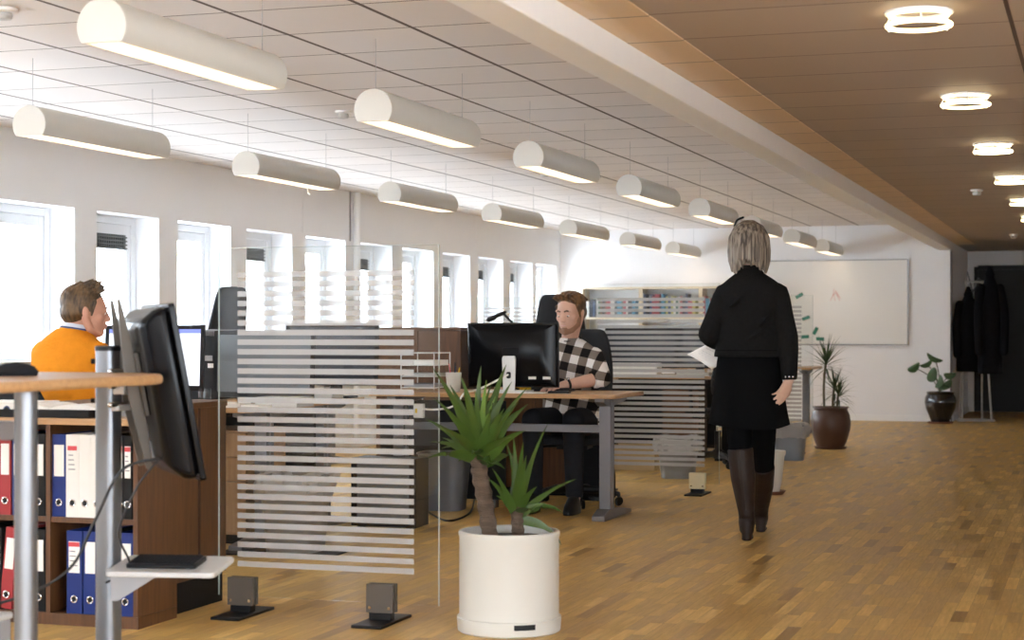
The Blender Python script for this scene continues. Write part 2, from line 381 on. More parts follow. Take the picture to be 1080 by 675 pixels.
    def fused(s, name, m, parent=None, voxel=.006, it=3, loc=None, label=None):
        "melt the overlapping pieces into one continuous skin"
        me = s.mesh(name + '_raw', m, 0); t = bpy.data.objects.new(name + '_raw', me); C.objects.link(t)
        r = t.modifiers.new('Remesh', 'REMESH'); r.mode = 'VOXEL'; r.voxel_size = voxel
        if it:
            q = t.modifiers.new('Smooth', 'SMOOTH'); q.factor = .5; q.iterations = it
        dg = bpy.context.evaluated_depsgraph_get(); dg.update()
        n = bpy.data.meshes.new_from_object(t.evaluated_get(dg)); n.name = name
        bpy.data.objects.remove(t); bpy.data.meshes.remove(me)
        n.materials.clear(); n.materials.append(m if not isinstance(m, (list, tuple)) else m[0])
        n.polygons.foreach_set('use_smooth', [True] * len(n.polygons))
        o = bpy.data.objects.new(name, n); C.objects.link(o)
        if parent is not None: o.parent = parent
        if loc is not None: o.location = loc
        if label: o['label'] = label
        return o

def tag(o, label, cat, group=None):
    o['label'] = label; o['category'] = cat
    if group: o['group'] = group
    return o
def thing(name, label, cat, loc=(0, 0, 0), rz=0.0, group=None):
    o = bpy.data.objects.new(name, None); o.empty_display_size = .1; C.objects.link(o)
    o.location = loc; o.rotation_euler = (0, 0, rz); return tag(o, label, cat, group)
def dup(root, loc, rz=0.0, label=None, group=None):
    r = root.copy(); C.objects.link(r); r.location = loc; r.rotation_euler = (0, 0, rz)
    if label: r['label'] = label
    if group: r['group'] = group
    for ch in list(root.children):
        c = ch.copy(); C.objects.link(c); c.parent = r
        for g in list(ch.children):
            d = g.copy(); C.objects.link(d); d.parent = c
    return r
def struct(o): o['kind'] = 'structure'; return o
def Tm(loc=(0, 0, 0), rx=0, ry=0, rz=0): return Matrix.Translation(Vector(loc)) @ Euler((rx, ry, rz)).to_matrix().to_4x4()
def curve_pts(pts, k=8):
    "smooth a polyline (Catmull-Rom)"
    p = [Vector(q) for q in pts]; out = []
    for i in range(len(p) - 1):
        a, b, c, d = p[max(i - 1, 0)], p[i], p[i + 1], p[min(i + 2, len(p) - 1)]
        for j in range(k):
            t = j / k
            out.append(.5 * ((2 * b) + (c - a) * t + (2 * a - 5 * b + 4 * c - d) * t * t + (3 * b - a - 3 * c + d) * t ** 3))
    return out + [p[-1]]
def rrect(x0, x1, y0, y1, r, n=6):
    pts = []
    for cx, cy, a0 in ((x1 - r, y0 + r, -PI / 2), (x1 - r, y1 - r, 0), (x0 + r, y1 - r, PI / 2), (x0 + r, y0 + r, PI)):
        for i in range(n + 1): a = a0 + PI / 2 * i / n; pts.append((cx + r * math.cos(a), cy + r * math.sin(a)))
    return pts
# ================================================================ the room
XL, YB, ZC, ZC2 = -6.81, 22.4, 2.465, 2.247
XB0, XB1, ZB = -1.90, -1.74, 2.135
Y0, XR = -3.6, 2.3
struct(MB().box(XL - .4, XR + .3, Y0, 25.6, -.12, 0).obj('floor', M['floor'], smooth=0))
struct(MB().box(XL - .4, XB0 + .02, Y0, YB + .2, ZC, ZC + .1).obj('ceiling', M['ceil'], smooth=0))
struct(MB().box(XB1 - .02, XR + .3, Y0, 25.6, ZC2, ZC2 + .1).obj('ceiling', M['ceil2'], smooth=0))
struct(MB().box(XB0, XB1, Y0, YB + .05, ZB, ZC + .05).obj('trim_1', M['white'], bevel=.006, smooth=0))
struct(MB().box(XB1 + .001, -1.515, Y0, YB + .9, ZC2 - .005, ZC2 - .0005).obj('trim_7', M['ceil3'], smooth=0))  # thin added strip; the bright band beside the beam is in its colour
# window wall
WY = [10.69 + 1.165 * k for k in range(-9, 11)]
WY[-1] = 22.2
WW, WZ0, WZ1, TH, REC = .88, .90, 1.99, .36, .20
w = MB(); w.box(XL - TH, XL, Y0, YB + .2, 0, WZ0); w.box(XL - TH, XL, Y0, YB + .2, WZ1, ZC + .02)
prev = Y0
for yr in WY:
    w.box(XL - TH, XL, prev, yr - WW, WZ0, WZ1); prev = yr
w.box(XL - TH, XL, prev, YB + .2, WZ0, WZ1)
struct(w.obj('wall_left', M['wall'], smooth=0))
for i, yr in enumerate(WY):
    k = i - 9
    r = bpy.data.objects.new('window_%d' % (i + 1), None); C.objects.link(r); r.location = (XL, yr - WW / 2, WZ0); struct(r)
    h = WZ1 - WZ0; f = MB(); a = WW / 2; fx0, fx1 = -REC - .06, -REC
    for (s0, s1, z0, z1) in ((-a, -a + .065, 0, h), (a - .065, a, 0, h), (-a + .065, a - .065, h - .06, h), (-a + .065, a - .065, 0, .06)):
        f.box(fx0, fx1, s0, s1, z0, z1)
    fr = f.obj('window_frame', M['frame'], r, bevel=.004, smooth=0)
    f = MB()
    for (s0, s1, z0, z1) in ((-a + .066, -a + .125, .062, h - .062), (a - .125, a - .066, .062, h - .062), (-a + .125, a - .125, h - .135, h - .062), (-a + .125, a - .125, .062, .115)):
        f.box(fx0 + .012, fx1 - .012, s0, s1, z0, z1)
    f.obj('window_sash', M['frame'], r, bevel=.004, smooth=0)
    MB().box(fx0 + .028, fx0 + .034, -a + .12, a - .12, .11, h - .13).obj('window_pane', M['pane'], r, smooth=0)
    MB().box(-REC, .03, -a + .002, a - .002, -.001, .024).obj('window_sill', M['white'], r, bevel=.005, smooth=0)
    if k in (1, 3, 5, 7, 8, 9, -1, -3):
        g = MB(); g.box(fx0 + .036, fx0 + .044, -a + .125, a - .125, h - .25, h - .136)
        for q in range(4): g.box(fx0 + .044, fx0 + .058, -a + .125, a - .125, h - .244 + q * .028, h - .234 + q * .028)
        for q in range(19): g.box(fx0 + .044, fx0 + .050, -a + .15 + q * .031, -a + .154 + q * .031, h - .25, h - .136)
        g.obj('vent_grille', M['grille'], r, smooth=0)
# end wall, return, corridor end
struct(MB().box(XL - .05, -1.745, YB, YB + .2, 0, ZC + .02).obj('wall_back', M['wallw'], smooth=0))
struct(MB().box(-1.80, -1.745, YB + .2, 25.4, 0, ZC2 + .02).obj('wall_corridor', M['wallw'], smooth=0))
struct(MB().box(-1.85, -1.64, 25.4, 25.6, 0, ZC2 + .02).box(-1.64, XR + .3, 25.4, 25.6, 2.02, ZC2 + .02).box(.54, XR + .3, 25.4, 25.6, 0, 2.02).obj('wall_end', M['wallw'], smooth=0))
d = bpy.data.objects.new('door_1', None); C.objects.link(d); d.location = (-1.64, 25.42, 0); struct(d)
q = MB(); q.box(.03, 1.06, .02, .07, .001, 1.99); q.box(1.061, 2.14, .02, .07, .001, 1.99); q.obj('door_leaf', M['ddoor'], d, bevel=.003, smooth=0)
q = MB(); q.box(-.02, .03, -.03, .1, 0, 2.03); q.box(2.14, 2.19, -.03, .1, 0, 2.03); q.box(.03, 2.14, -.03, .1, 1.99, 2.05); q.obj('door_frame', M['ddoor'], d, smooth=0)
MB().tube([(1.0, -.02, 1.02), (.88, -.02, 1.02)], .012).obj('door_handle', M['steel'], d)
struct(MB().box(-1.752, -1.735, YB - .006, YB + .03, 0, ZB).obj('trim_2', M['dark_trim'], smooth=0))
struct(MB().box(XR, XR + .2, Y0, 25.4, 0, .8).box(XR, XR + .2, Y0, 25.4, 2.1, ZC2 + .02).box(XR, XR + .2, Y0, -2.4, .8, 2.1).box(XR, XR + .2, 3.0, 25.4, .8, 2.1).obj('wall_right', M['wallw'], smooth=0))  # out of view; opening beside the camera kept to let in fill light
struct(MB().box(XL - .05, XR + .3, Y0 - .2, Y0, 0, .5).box(XL - .05, XR + .3, Y0 - .2, Y0, 2.2, ZC + .02).box(XL - .05, XL + 2.3, Y0 - .2, Y0, .5, 2.2).box(-2.4, -1.2, Y0 - .2, Y0, .5, 2.2).obj('wall_front', M['wallw'], smooth=0))  # unseen, behind the camera; openings shaped for fill light and glass reflections
struct(MB().box(XL, -1.745, YB - .014, YB, 0, .075).obj('baseboard_back', M['white'], bevel=.003, smooth=0))
struct(MB().box(XL, XL + .014, Y0, YB - .015, 0, .075).obj('baseboard_left', M['white'], bevel=.003, smooth=0))
struct(MB().box(-1.744, -1.730, YB + .2, 25.39, 0, .075).obj('baseboard_corridor', M['white'], smooth=0))
# wall joints and the riser pipe between the windows
yp = YatX(376, XL + .03)
struct(MB().tube([(XL + .035, yp, .08), (XL + .035, yp, ZC - .002)], .034, 16, dome=False).obj('trim_3', M['white']))
struct(MB().box(XL, XL + .006, yp - .10, yp - .075, WZ1, ZC).obj('trim_4', M['bframe'], smooth=0))
for n_, u in ((5, 319), (6, 502)):
    y = YatX(u, XL); struct(MB().box(XL, XL + .003, y, y + .012, WZ1 + .02, ZC).obj('trim_%d' % n_, M['wall'], smooth=0))

# ================================================================ pendant lamps
def pendant(name='pendant_lamp'):
    t = thing(name, 'x', 'lamp')
    R, cut, Ln = .094, -.055, 1.21
    a0 = math.asin(cut / R); arc = [a0 + (PI - 2 * a0) * i / 28 for i in range(29)]
    outer = [(R * math.cos(a), R * math.sin(a)) for a in arc]; inner = [((R - .003) * math.cos(a), (R - .003) * math.sin(a)) for a in arc]
    b = MB(); b.prism(outer + inner[::-1], .004, Ln - .004, 'Y'); b.obj('lamp_housing', M['lamp'], t)
    # tighten: two end discs
    for y0, y1 in ((-.004, .004), (Ln - .004, Ln + .004)):
        MB().prism(outer, y0, y1, 'Y').obj('end_cap', M['lamp'], t, bevel=.002)
    lv = MB(); n = 26
    for i in range(n):
        y = .03 + (Ln - .06) * i / (n - 1); lv.box(-.058, .058, y - .0015, y + .0015, cut + .002, cut + .026)
    for x in (-.066, .062): lv.box(x, x + .004, .005, Ln - .005, cut + .001, cut + .028)
    lv.obj('louvre', M['louvre'], t, smooth=0)
    MB().box(-.055, .055, .012, Ln - .012, cut + .036, cut + .042).obj('light_tube', M['tubes'], t, smooth=0)
    for y in (.03, Ln - .03):
        MB().tube([(0, y, R - .002), (0, y, .375)], .0016, 6, dome=False).obj('suspension_wire', M['wire'], t)
    return t
ZL = ZC - .328
lamp0 = pendant(); first = True
ords = ['nearest', 'second nearest', 'third nearest', 'fourth nearest', 'fifth nearest', 'sixth nearest', 'seventh nearest', 'farthest']
for row, (x, i0) in enumerate(((-4.97, 1), (-3.145, 0))):
    ids = list(range(i0, 8)); 
    for j, i in enumerate(ids):
        y = 5.10 + 2.30 * i if i < 7 else 21.08
        o = ords[j] if j < len(ids) - 1 else 'farthest'
        lab = ('%s cream half-round pendant lamp in the row along the windows' if row == 0 else '%s cream half-round pendant lamp in the row nearer the white beam') % o
        if first: lamp0.location = (x, y, ZL); lamp0['label'] = lab; lamp0['group'] = 'hanging office lamps'; first = False
        else:
            q = dup(lamp0, (x, y, ZL), 0, lab, 'hanging office lamps')
            if row == 0 and j == 1:
                MB().tube(curve_pts([(.05, .78, -.05), (.052, .78, -.10), (.066, .78, -.115)]), .004, 6).obj('pull_cord', M['wcable'], q)
# ================================================================ ring lamps in the corridor
def ringlamp():
    t = thing('ceiling_lamp', 'x', 'lamp')
    MB().lathe([(.086, -.002), (.118, -.002), (.118, -.010), (.086, -.010), (.086, -.002)], n=44, caps=False).obj('lamp_base', M['white'], t)
    MB().torus((0, 0, -.050), .110, .0078, 44, 10).obj('ring_tube', M['ring'], t)
    MB().torus((0, 0, -.017), .102, .0042, 44, 10).obj('upper_tube', M['ring'], t)
    for k in range(3):
        a = -PI / 2 + .15 + k * 2 * PI / 3
        MB().tube([(.112 * math.cos(a), .112 * math.sin(a), -.010), (.123 * math.cos(a), .123 * math.sin(a), -.03), (.116 * math.cos(a), .116 * math.sin(a), -.060)], .003, 6).obj('bracket', M['white'], t)
    return t
rl = ringlamp()
for j in range(7):
    lab = '%s round ring lamp on the corridor ceiling' % (['nearest', 'second nearest', 'third nearest', 'fourth nearest', 'fifth nearest', 'sixth nearest', 'farthest'][j])
    loc = (-.60, 6.3 + 2.28 * j, ZC2)
    if j == 0: rl.location = loc; rl['label'] = lab; rl['group'] = 'corridor ring lamps'
    else: dup(rl, loc, 0, lab, 'corridor ring lamps')
def sprinkler(u, v, zc, lab, s=1.0):
    p = P(u, v, zc); t = thing('smoke_detector', lab, 'detector', (p.x, p.y, zc))
    MB().lathe([(.05 * s, 0), (.05 * s, -.012), (.03 * s, -.018)], n=20).obj('detector_base', M['white'], t)
    MB().lathe([(.03 * s, -.018), (.034 * s, -.03), (.03 * s, -.045), (.008, -.05)], n=20).obj('detector_head', M['lgrey'], t)
sprinkler(362, 117, ZC, 'small round detector on the tiled ceiling beside the second nearest beam-side pendant lamp')
sprinkler(574, 181, ZC, 'small round detector on the tiled ceiling below the third beam-side pendant lamp')
sprinkler(3, 9, ZC, 'small detector on the tiled ceiling cut by the upper left corner of the picture', 1.2)
sprinkler(1030, 200, ZC2, 'small white detector on the corridor ceiling left of the ring lamps')
sprinkler(1069, 247, ZC2, 'small white detector on the far end of the corridor ceiling')

# ================================================================ glass screens
def screen(u_l, Y, lab, xl=None, xr=None, feet=((.16,), (.78,)), fm='clamp', pl='black', big=True):
    t = thing('glass_screen', lab, 'glass screen', (xl, Y, 0))
    W = xr - xl
    g = MB().box(0, W, -.005, .005, .075, 1.452).obj('glass_panel', M['glass'], t, smooth=0)
    e = MB(); e.box(-.0015, 0, -.005, .005, .075, 1.452); e.box(W, W + .0015, -.005, .005, .075, 1.452); e.box(0, W, -.005, .005, 1.452, 1.4535)
    e.obj('polished_edge', M['edge'], g, smooth=0)
    f = MB(); z = 1.357
    for k in range(31): f.box(.085, W - .10, -.0075, -.0055, z - .022, z); z -= .0381
    f.obj('frosted_stripes', M['film'], t, smooth=0)
    for fx in feet:
        x = fx[0]
        fo = MB().box(x - .062, x + .062, -.155, .155, 0, .012).obj('foot_plate', M[pl], t, bevel=.003)
        c = MB(); c.box(x - .056, x + .056, -.026, -.0085, .04, .15); c.obj('clamp', M[fm], t, bevel=.002)
        c = MB(); c.box(x - .056, x + .056, .006, .024, .04, .15); c.obj('clamp', M[fm], t, bevel=.002)
        c = MB(); c.box(x - .045, x + .045, -.022, .020, .012, .0745); c.obj('clamp_base', M[pl], t, bevel=.002)
        for sx in (-.04, .04):
            MB().tube([(x + sx, -.0285, .06), (x + sx, -.026, .06)], .006, 10, dome=False).obj('bolt', M['chrome'], t)
    return t
screen(0, 6.25, 'nearest clear glass screen with frosted stripes, left of the white yucca pot', -3.32, -2.385, feet=((.105,), (.70,)))
screen(0, 11.86, 'clear glass screen with frosted stripes behind the seated man in the plaid shirt', -3.42, -2.47, feet=((.13,), (.80,)), fm='clampy')
screen(0, 16.0, 'far glass screen with frosted stripes partly hidden behind the walking woman', -3.42, -2.47, feet=((.13,), (.80,)))
screen(0, 16.1, 'far glass screen with faint frosted stripes in front of the farthest windows', -5.75, -4.80, feet=((.13,), (.80,)))

# ================================================================ whiteboard and magnets
wz0, wz1 = .965, 2.02
wx1 = XatY(957, YB - .02); wx0 = wx1 - 2.05
t = thing('whiteboard', 'large wide whiteboard with thin grey frame and faint red marks on the end wall', 'whiteboard', ((wx0 + wx1) / 2, YB - .012, wz0))
hw = (wx1 - wx0) / 2
MB().box(-hw, hw, -.012, .008, 0, wz1 - wz0).obj('board_surface', M['board'], t, smooth=0)
f = MB(); H_ = wz1 - wz0
f.box(-hw - .012, hw + .012, -.02, .01, H_, H_ + .014); f.box(-hw - .012, hw + .012, -.02, .01, -.014, 0); f.box(-hw - .012, -hw, -.02, .01, 0, H_); f.box(hw, hw + .012, -.02, .01, 0, H_)
f.obj('board_frame', M['bframe'], t, smooth=0)
q = MB(); cx = XatY(880, YB) - (wx0 + wx1) / 2
for k in range(5): q.tube([(cx - .05 + .03 * k, -.0135, .55 + .05 * (k % 2)), (cx - .02 + .01 * k, -.0135, .60 + .02 * k), (cx + .0 + .02 * k, -.0135, .70 - .03 * k)], .004, 5)
q.obj('marker_scribble', M['inkred'], t)
for (u, v, a, lab) in ((843, 312, 30, 'green bar magnet, topmost on the whiteboard'), (850, 335.5, 20, 'green bar magnet just under the topmost one on the whiteboard'), (860, 349, 62, 'steeply tilted green bar magnet on the whiteboard'), (849, 355.2, 4, 'level green bar magnet at the left of the lowest magnets'), (865, 357.5, -3, 'lowest right green bar magnet behind the dracaena tip')):
    y = YB - .034; X = XatY(u, y); Z = Zat(v, X, y)
    o = MB().box(-.05, .05, -.008, .008, -.021, .021).obj('magnet', M['green'], bevel=.004)
    o.location = (X, y, Z); o.rotation_euler = (0, -math.radians(a), 0); tag(o, lab, 'magnet', 'green magnets on the whiteboard')

# ================================================================ bookcases against the end wall
cols = [(.02, .022, .03), (.05, .07, .14), (.45, .43, .40), (.62, .60, .55), (.30, .06, .07), (.05, .12, .09), (.16, .09, .05), (.40, .36, .12), (.06, .20, .30)]
cnames = ['black', 'navy', 'grey', 'white', 'red', 'dark green', 'brown', 'yellow', 'teal']
bmats = [mat('book_cover_' + n.replace(' ', '_'), c, .6) for n, c in zip(cnames, cols)]
bxs = [(-6.42, -5.63), (-5.625, -4.84), (-4.835, -4.05)]
names3 = ['left', 'middle', 'right']
bproto = {}
def book(wd, hg, dp, ci):
    key = (wd, hg, ci)
    if key not in bproto:
        m = MB(); m.box(-wd / 2, wd / 2, 0, .004, 0, hg); m.box(-wd / 2, -wd / 2 + .003, .004, dp, 0, hg); m.box(wd / 2 - .003, wd / 2, .004, dp, 0, hg)
        m.cur = 1; m.box(-wd / 2 + .003, wd / 2 - .003, .004, dp - .006, .004, hg - .004)
        me = m.mesh('book', [bmats[ci], M['paper']], 0); bproto[key] = me
    return bpy.data.objects.new('book', bproto[key])
for bi, (x0, x1) in enumerate(bxs):
    W = x1 - x0; t = thing('bookcase', 'tall pale birch bookcase on the end wall, the %s of three' % names3[bi], 'bookcase', ((x0 + x1) / 2, 22.06, 0), 0, 'birch bookcases')
    MB().box(-W / 2, -W / 2 + .022, 0, .31, 0, 1.70).obj('side_panel', M['birch'], t, bevel=.002, smooth=0)
    MB().box(W / 2 - .022, W / 2, 0, .31, 0, 1.70).obj('side_panel', M['birch'], t, bevel=.002, smooth=0)
    MB().box(-W / 2 + .022, W / 2 - .022, .30, .31, .02, 1.68).obj('back_panel', M['wallw'], t, smooth=0)
    MB().box(-W / 2 + .022, W / 2 - .022, 0, .30, 1.676, 1.70).obj('top_panel', M['birch'], t, smooth=0)
    for z in (.05, .45, .89, 1.31): MB().box(-W / 2 + .022, W / 2 - .022, 0, .30, z - .024, z).obj('shelf', M['birch'], t, smooth=0)
    for si, z in enumerate((1.31, .89)):
        x = x0 + .03
        while x < x1 - .085:
            wd = rnd.choice((.022, .03, .04, .055)); hg = rnd.choice((.21, .24, .27, .30)); ci = rnd.choice((0, 0, 1, 1, 2, 3, 3, 4, 5, 6, 7, 8))
            if bi == 0 and hg > .25: hg = .22
            if rnd.random() < .06: x += .03; continue
            b = book(wd, hg, .2, ci); C.objects.link(b); b.location = (x + wd / 2, 22.075, z)
            tag(b, '%s book on the %s shelf of the %s birch bookcase' % (cnames[ci], ('upper', 'second')[si], names3[bi]), 'book', '%s books on the %s shelf of the %s bookcase' % (cnames[ci], ('upper', 'second')[si], names3[bi]))
            x += wd + .0015
# ================================================================ foreground: high table and monitor stand
t = thing('standing_table', 'high beech table on round grey legs at the near left edge of the picture', 'table', (-3.3, 3.6, 0))
MB().prism(rrect(-1.3, .80, -1.2, .935, .22, 10), .972, 1.0).obj('tabletop', [M['beech']], t, bevel=.010, seg=3)
for x, y in ((.63, .36), (-1.05, .45), (.63, -.95), (-1.05, -.95)):
    lg = MB().tube([(x, y, .012), (x, y, .971)], .030, 24, dome=False).obj('leg', M['alu'], t)
    MB().lathe([(.045, 0), (.045, .008), (.030, .014)], (x, y, 0), 24).obj('leg_foot', M['black'], lg)
MB().box(-1.02, .605, .345, .375, .835, .885).obj('crossbar', M['steel'], t, bevel=.003)
MB().box(-1.02, .605, -.965, -.935, .835, .885).obj('crossbar', M['steel'], t, bevel=.003)

# black mouse on that table
px = P(17, 396.5, 1.0)
t = thing('computer_mouse', 'black computer mouse on the high beech table', 'mouse', (px.x, px.y, 1.0), YAW + PI / 2 + .1)
MB().rings([(0, .030, .056), (.012, .034, .060), (.026, .028, .050), (.034, .016, .030), (.037, .003, .006)], 28).obj('shell', M['matt'], t)
MB().tube([(0, .025, .0335), (0, .045, .028)], .004, 8).obj('scroll_wheel', M['greypl'], t)

sx, sy = -2.875, 4.70
t = thing('monitor_stand', 'steel column stand carrying a tilted black monitor behind the high table', 'stand', (sx, sy, 0))
MB().rings([(0.02, .034, .034), (1.062, .034, .034)], 32, power=3.5).obj('column', M['alu'], t, smooth=30)
MB().rings([(1.062, .036, .036), (1.075, .036, .036), (1.078, .030, .030)], 32, power=3.5).obj('column_cap', M['black'], t)
MB().box(-.28, .28, -.035, .035, 0, .02).box(-.035, .035, -.3, .3, 0, .02).obj('foot', M['steel'], t)
for z in (.975, 1.03, .91):
    MB().tube([(-.036, -.02, z), (-.046, -.024, z)], .008, 10, dome=False).obj('knob', M['black'], t)
# bracket: sits between column and monitor; tilted plates with holes
RZ = math.radians(40); TL = math.radians(-10.5)
Tb = Tm((.092, -.02, .955), 0, TL, RZ)
b = MB()
for y in (-.075, .06):
    b.prism([(-.012, -.25), (.006, -.25), (.016, -.03), (.016, .05), (.004, .265), (-.006, .27), (-.026, .05), (-.026, -.03)], y, y + .012, 'Y', Tb)
b.obj('bracket_plate', M['clamp'], t, bevel=.001)
b = MB(); b.box(.010, .022, -.10, .10, -.09, .10, Tb); b.obj('mount_plate', M['clamp'], t, bevel=.002)
b = MB(); b.box(.032, .072, -.03, .03, .93, .97); b.box(.032, .060, -.04, .04, .88, .90); b.obj('mount_arm', M['silver'], t, bevel=.004)
for z in (.9, .955, 1.0):
    MB().tube([(.05, -.07, z), (.05, .03, z)], .009, 10).obj('bolt', M['chrome'], t)
# keyboard tray on the same column
Tk = Tm((.05, -.03, .403), math.radians(5), 0, math.radians(12))
MB().prism(rrect(0, .335, -.12, .115, .02), 0, .016, 'Z', Tk).obj('keyboard_tray', M['lgrey'], t, bevel=.003)
MB().prism([(-.02, -.10), (.0, -.10), (.14, -.012), (.14, 0), (-.02, 0)], -.01, .01, 'Y', Tk).obj('tray_bracket', M['greypl'], t)
t2 = thing('keyboard', 'small black keyboard on the grey tray of the column stand', 'keyboard', (sx, sy, 0))
k = MB().prism(rrect(.05, .265, -.075, .055, .012), .0165, .030, 'Z', Tk).obj('keyboard_body', M['black'], t2, bevel=.003)
kk = MB()
for i in range(14):
    for j in range(5): kk.box(.058 + i * .0143, .069 + i * .0143, -.066 + j * .0225, -.048 + j * .0225, .030, .035, Tk)
kk.obj('keys', M['matt'], k, smooth=0)
# the monitor on the bracket
t = thing('monitor', 'large black monitor seen nearly edge-on, hung on the steel column stand', 'monitor', (sx, sy, .66))
Tn = Tm((.092, -.02, .955 - .66), 0, TL, RZ) @ Tm((.024, 0, -.035))
b = MB(); hh = .262; hw = .235
b.add([Tn @ Vector(p) for p in [(0.0, -.19, -.20), (0, .19, -.20), (0, .19, .225), (0, -.19, .225), (.045, -hw + .012, -hh + .012), (.045, hw - .012, -hh + .012), (.045, hw - .012, hh - .008), (.045, -hw + .012, hh - .008), (.085, -hw, -hh), (.085, hw, -hh), (.085, hw, hh), (.085, -hw, hh)]],
      [(0, 1, 2, 3), (0, 4, 5, 1), (1, 5, 6, 2), (2, 6, 7, 3), (3, 7, 4, 0), (4, 8, 9, 5), (5, 9, 10, 6), (6, 10, 11, 7), (7, 11, 8, 4), (8, 11, 10, 9)])
b.obj('back_housing', M['gloss'], t, bevel=.022, seg=5)
b = MB(); b.prism(rrect(-hw - .004, hw + .004, -hh - .004, hh + .004, .012), .0865, .105, 'X', Tn); b.obj('bezel', M['gloss'], t, bevel=.003)
MB().prism(rrect(-hw + .02, hw - .02, -hh + .03, hh - .02, .004), .1052, .1062, 'X', Tn).obj('screen_face', M['dscreen'], t, smooth=0)
b = MB(); b.box(-.004, .004, -.02, .02, -.19, -.14, Tn); b.obj('port_cover', M['greypl'], t)
# cable looping from the monitor down to the left
pts = [P(168, 470, .76), P(150, 480, .74)]
c0 = Tn @ Vector((.012, -.1, -.19)) + Vector((sx, sy, .66))
cab = [c0, c0 + Vector((-.09, -.08, -.03)), c0 + Vector((-.17, -.10, -.18)), c0 + Vector((-.25, -.12, -.33)), c0 + Vector((-.42, -.16, -.42)), c0 + Vector((-.65, -.25, -.46)), c0 + Vector((-1.0, -.35, -.40))]
tag(MB().tube(curve_pts(cab), .0045, 8).obj('cable', M['cable']), 'long black cable sagging from the tilted monitor down to the left edge', 'cable')
cab = [c0 + Vector((0, -.02, 0)), c0 + Vector((-.05, -.06, -.08)), c0 + Vector((-.12, -.05, -.22)), c0 + Vector((-.14, .05, -.34)), Vector((sx + .02, sy - .045, .36))]
tag(MB().tube(curve_pts(cab), .0035, 8).obj('cable', M['cable']), 'short black cable looping from the tilted monitor to its steel column', 'cable')

# ================================================================ low bookcase with ring binders
BX1, BY0, BY1, BH = -3.425, 5.80, 6.10, .79
t = thing('bookcase', 'low cherry-wood open bookcase full of ring binders at the left', 'bookcase', (BX1, BY0, 0))
xs = [-.02, -.40, -.78, -1.16]
for i, x in enumerate(xs):
    MB().box(x, x + .02, .004, .30, .046, BH - .026).obj('side_panel' if i in (0, 3) else 'divider', M['walnut'], t, bevel=.001, smooth=0)
MB().box(-1.17, 0, 0, .30, BH - .025, BH).obj('top_board', M['beech'], t, bevel=.003, smooth=0)
MB().box(-1.16, 0, .006, .30, 0.0, .045).obj('plinth', M['walnut'], t, smooth=0)
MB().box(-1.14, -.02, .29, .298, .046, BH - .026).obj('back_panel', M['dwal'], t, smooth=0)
for i in range(3): MB().box(xs[i + 1] + .0205, xs[i] - .0005, .010, .289, .392, .412).obj('shelf', M['walnut'], t, smooth=0)
def binder(wd, col, label, loc, tilt=0.0, lab='plain', patch=False):
    o = thing('ring_binder', label, 'binder', loc); o.rotation_euler = (0, tilt, 0)
    b = MB(); h = .315; dp = .27
    b.box(-wd / 2, wd / 2, 0, .003, 0, h); b.box(-wd / 2, -wd / 2 + .003, .003, dp, 0, h); b.box(wd / 2 - .003, wd / 2, .003, dp, 0, h)
    b.obj('cover', M[col], o, smooth=0)
    MB().box(-wd / 2 + .006, wd / 2 - .006, .02, dp - .02, .006, h - .012).obj('paper_block', M['paper'], o, smooth=0)
    lw = wd * .36
    if lab == 'plain': sp = MB().box(-lw, lw, -.0012, -.0001, .155, .275).obj('spine_label', M['paper'], o, smooth=0)
    else: sp = MB().box(-lw, lw, -.0012, -.0001, .02, .29).obj('spine_label', M['bwhite'], o, smooth=0)
    if patch:
        MB().box(-lw, lw, -.002, -.0013, .255, .272).obj('label_stripe', M['lred'], sp, smooth=0)
        q = MB()
        for k in range(4): q.box(-lw * .8, lw * (.2 + .15 * k), -.002, -.0013, .235 - k * .018, .239 - k * .018)
        q.obj('label_text', M['ink'], sp, smooth=0)
    MB().torus((0, 0, 0), .0125, .0028, 24, 8, Tm((0, -.001, .055), PI / 2)).obj('finger_ring', M['chrome'], o)
    MB().tube([(0, -.0015, .055), (0, .0002, .055)], .0105, 20, dome=False).obj('finger_hole', M['black'], o)
    return o
zt, zb = .4125, .0455
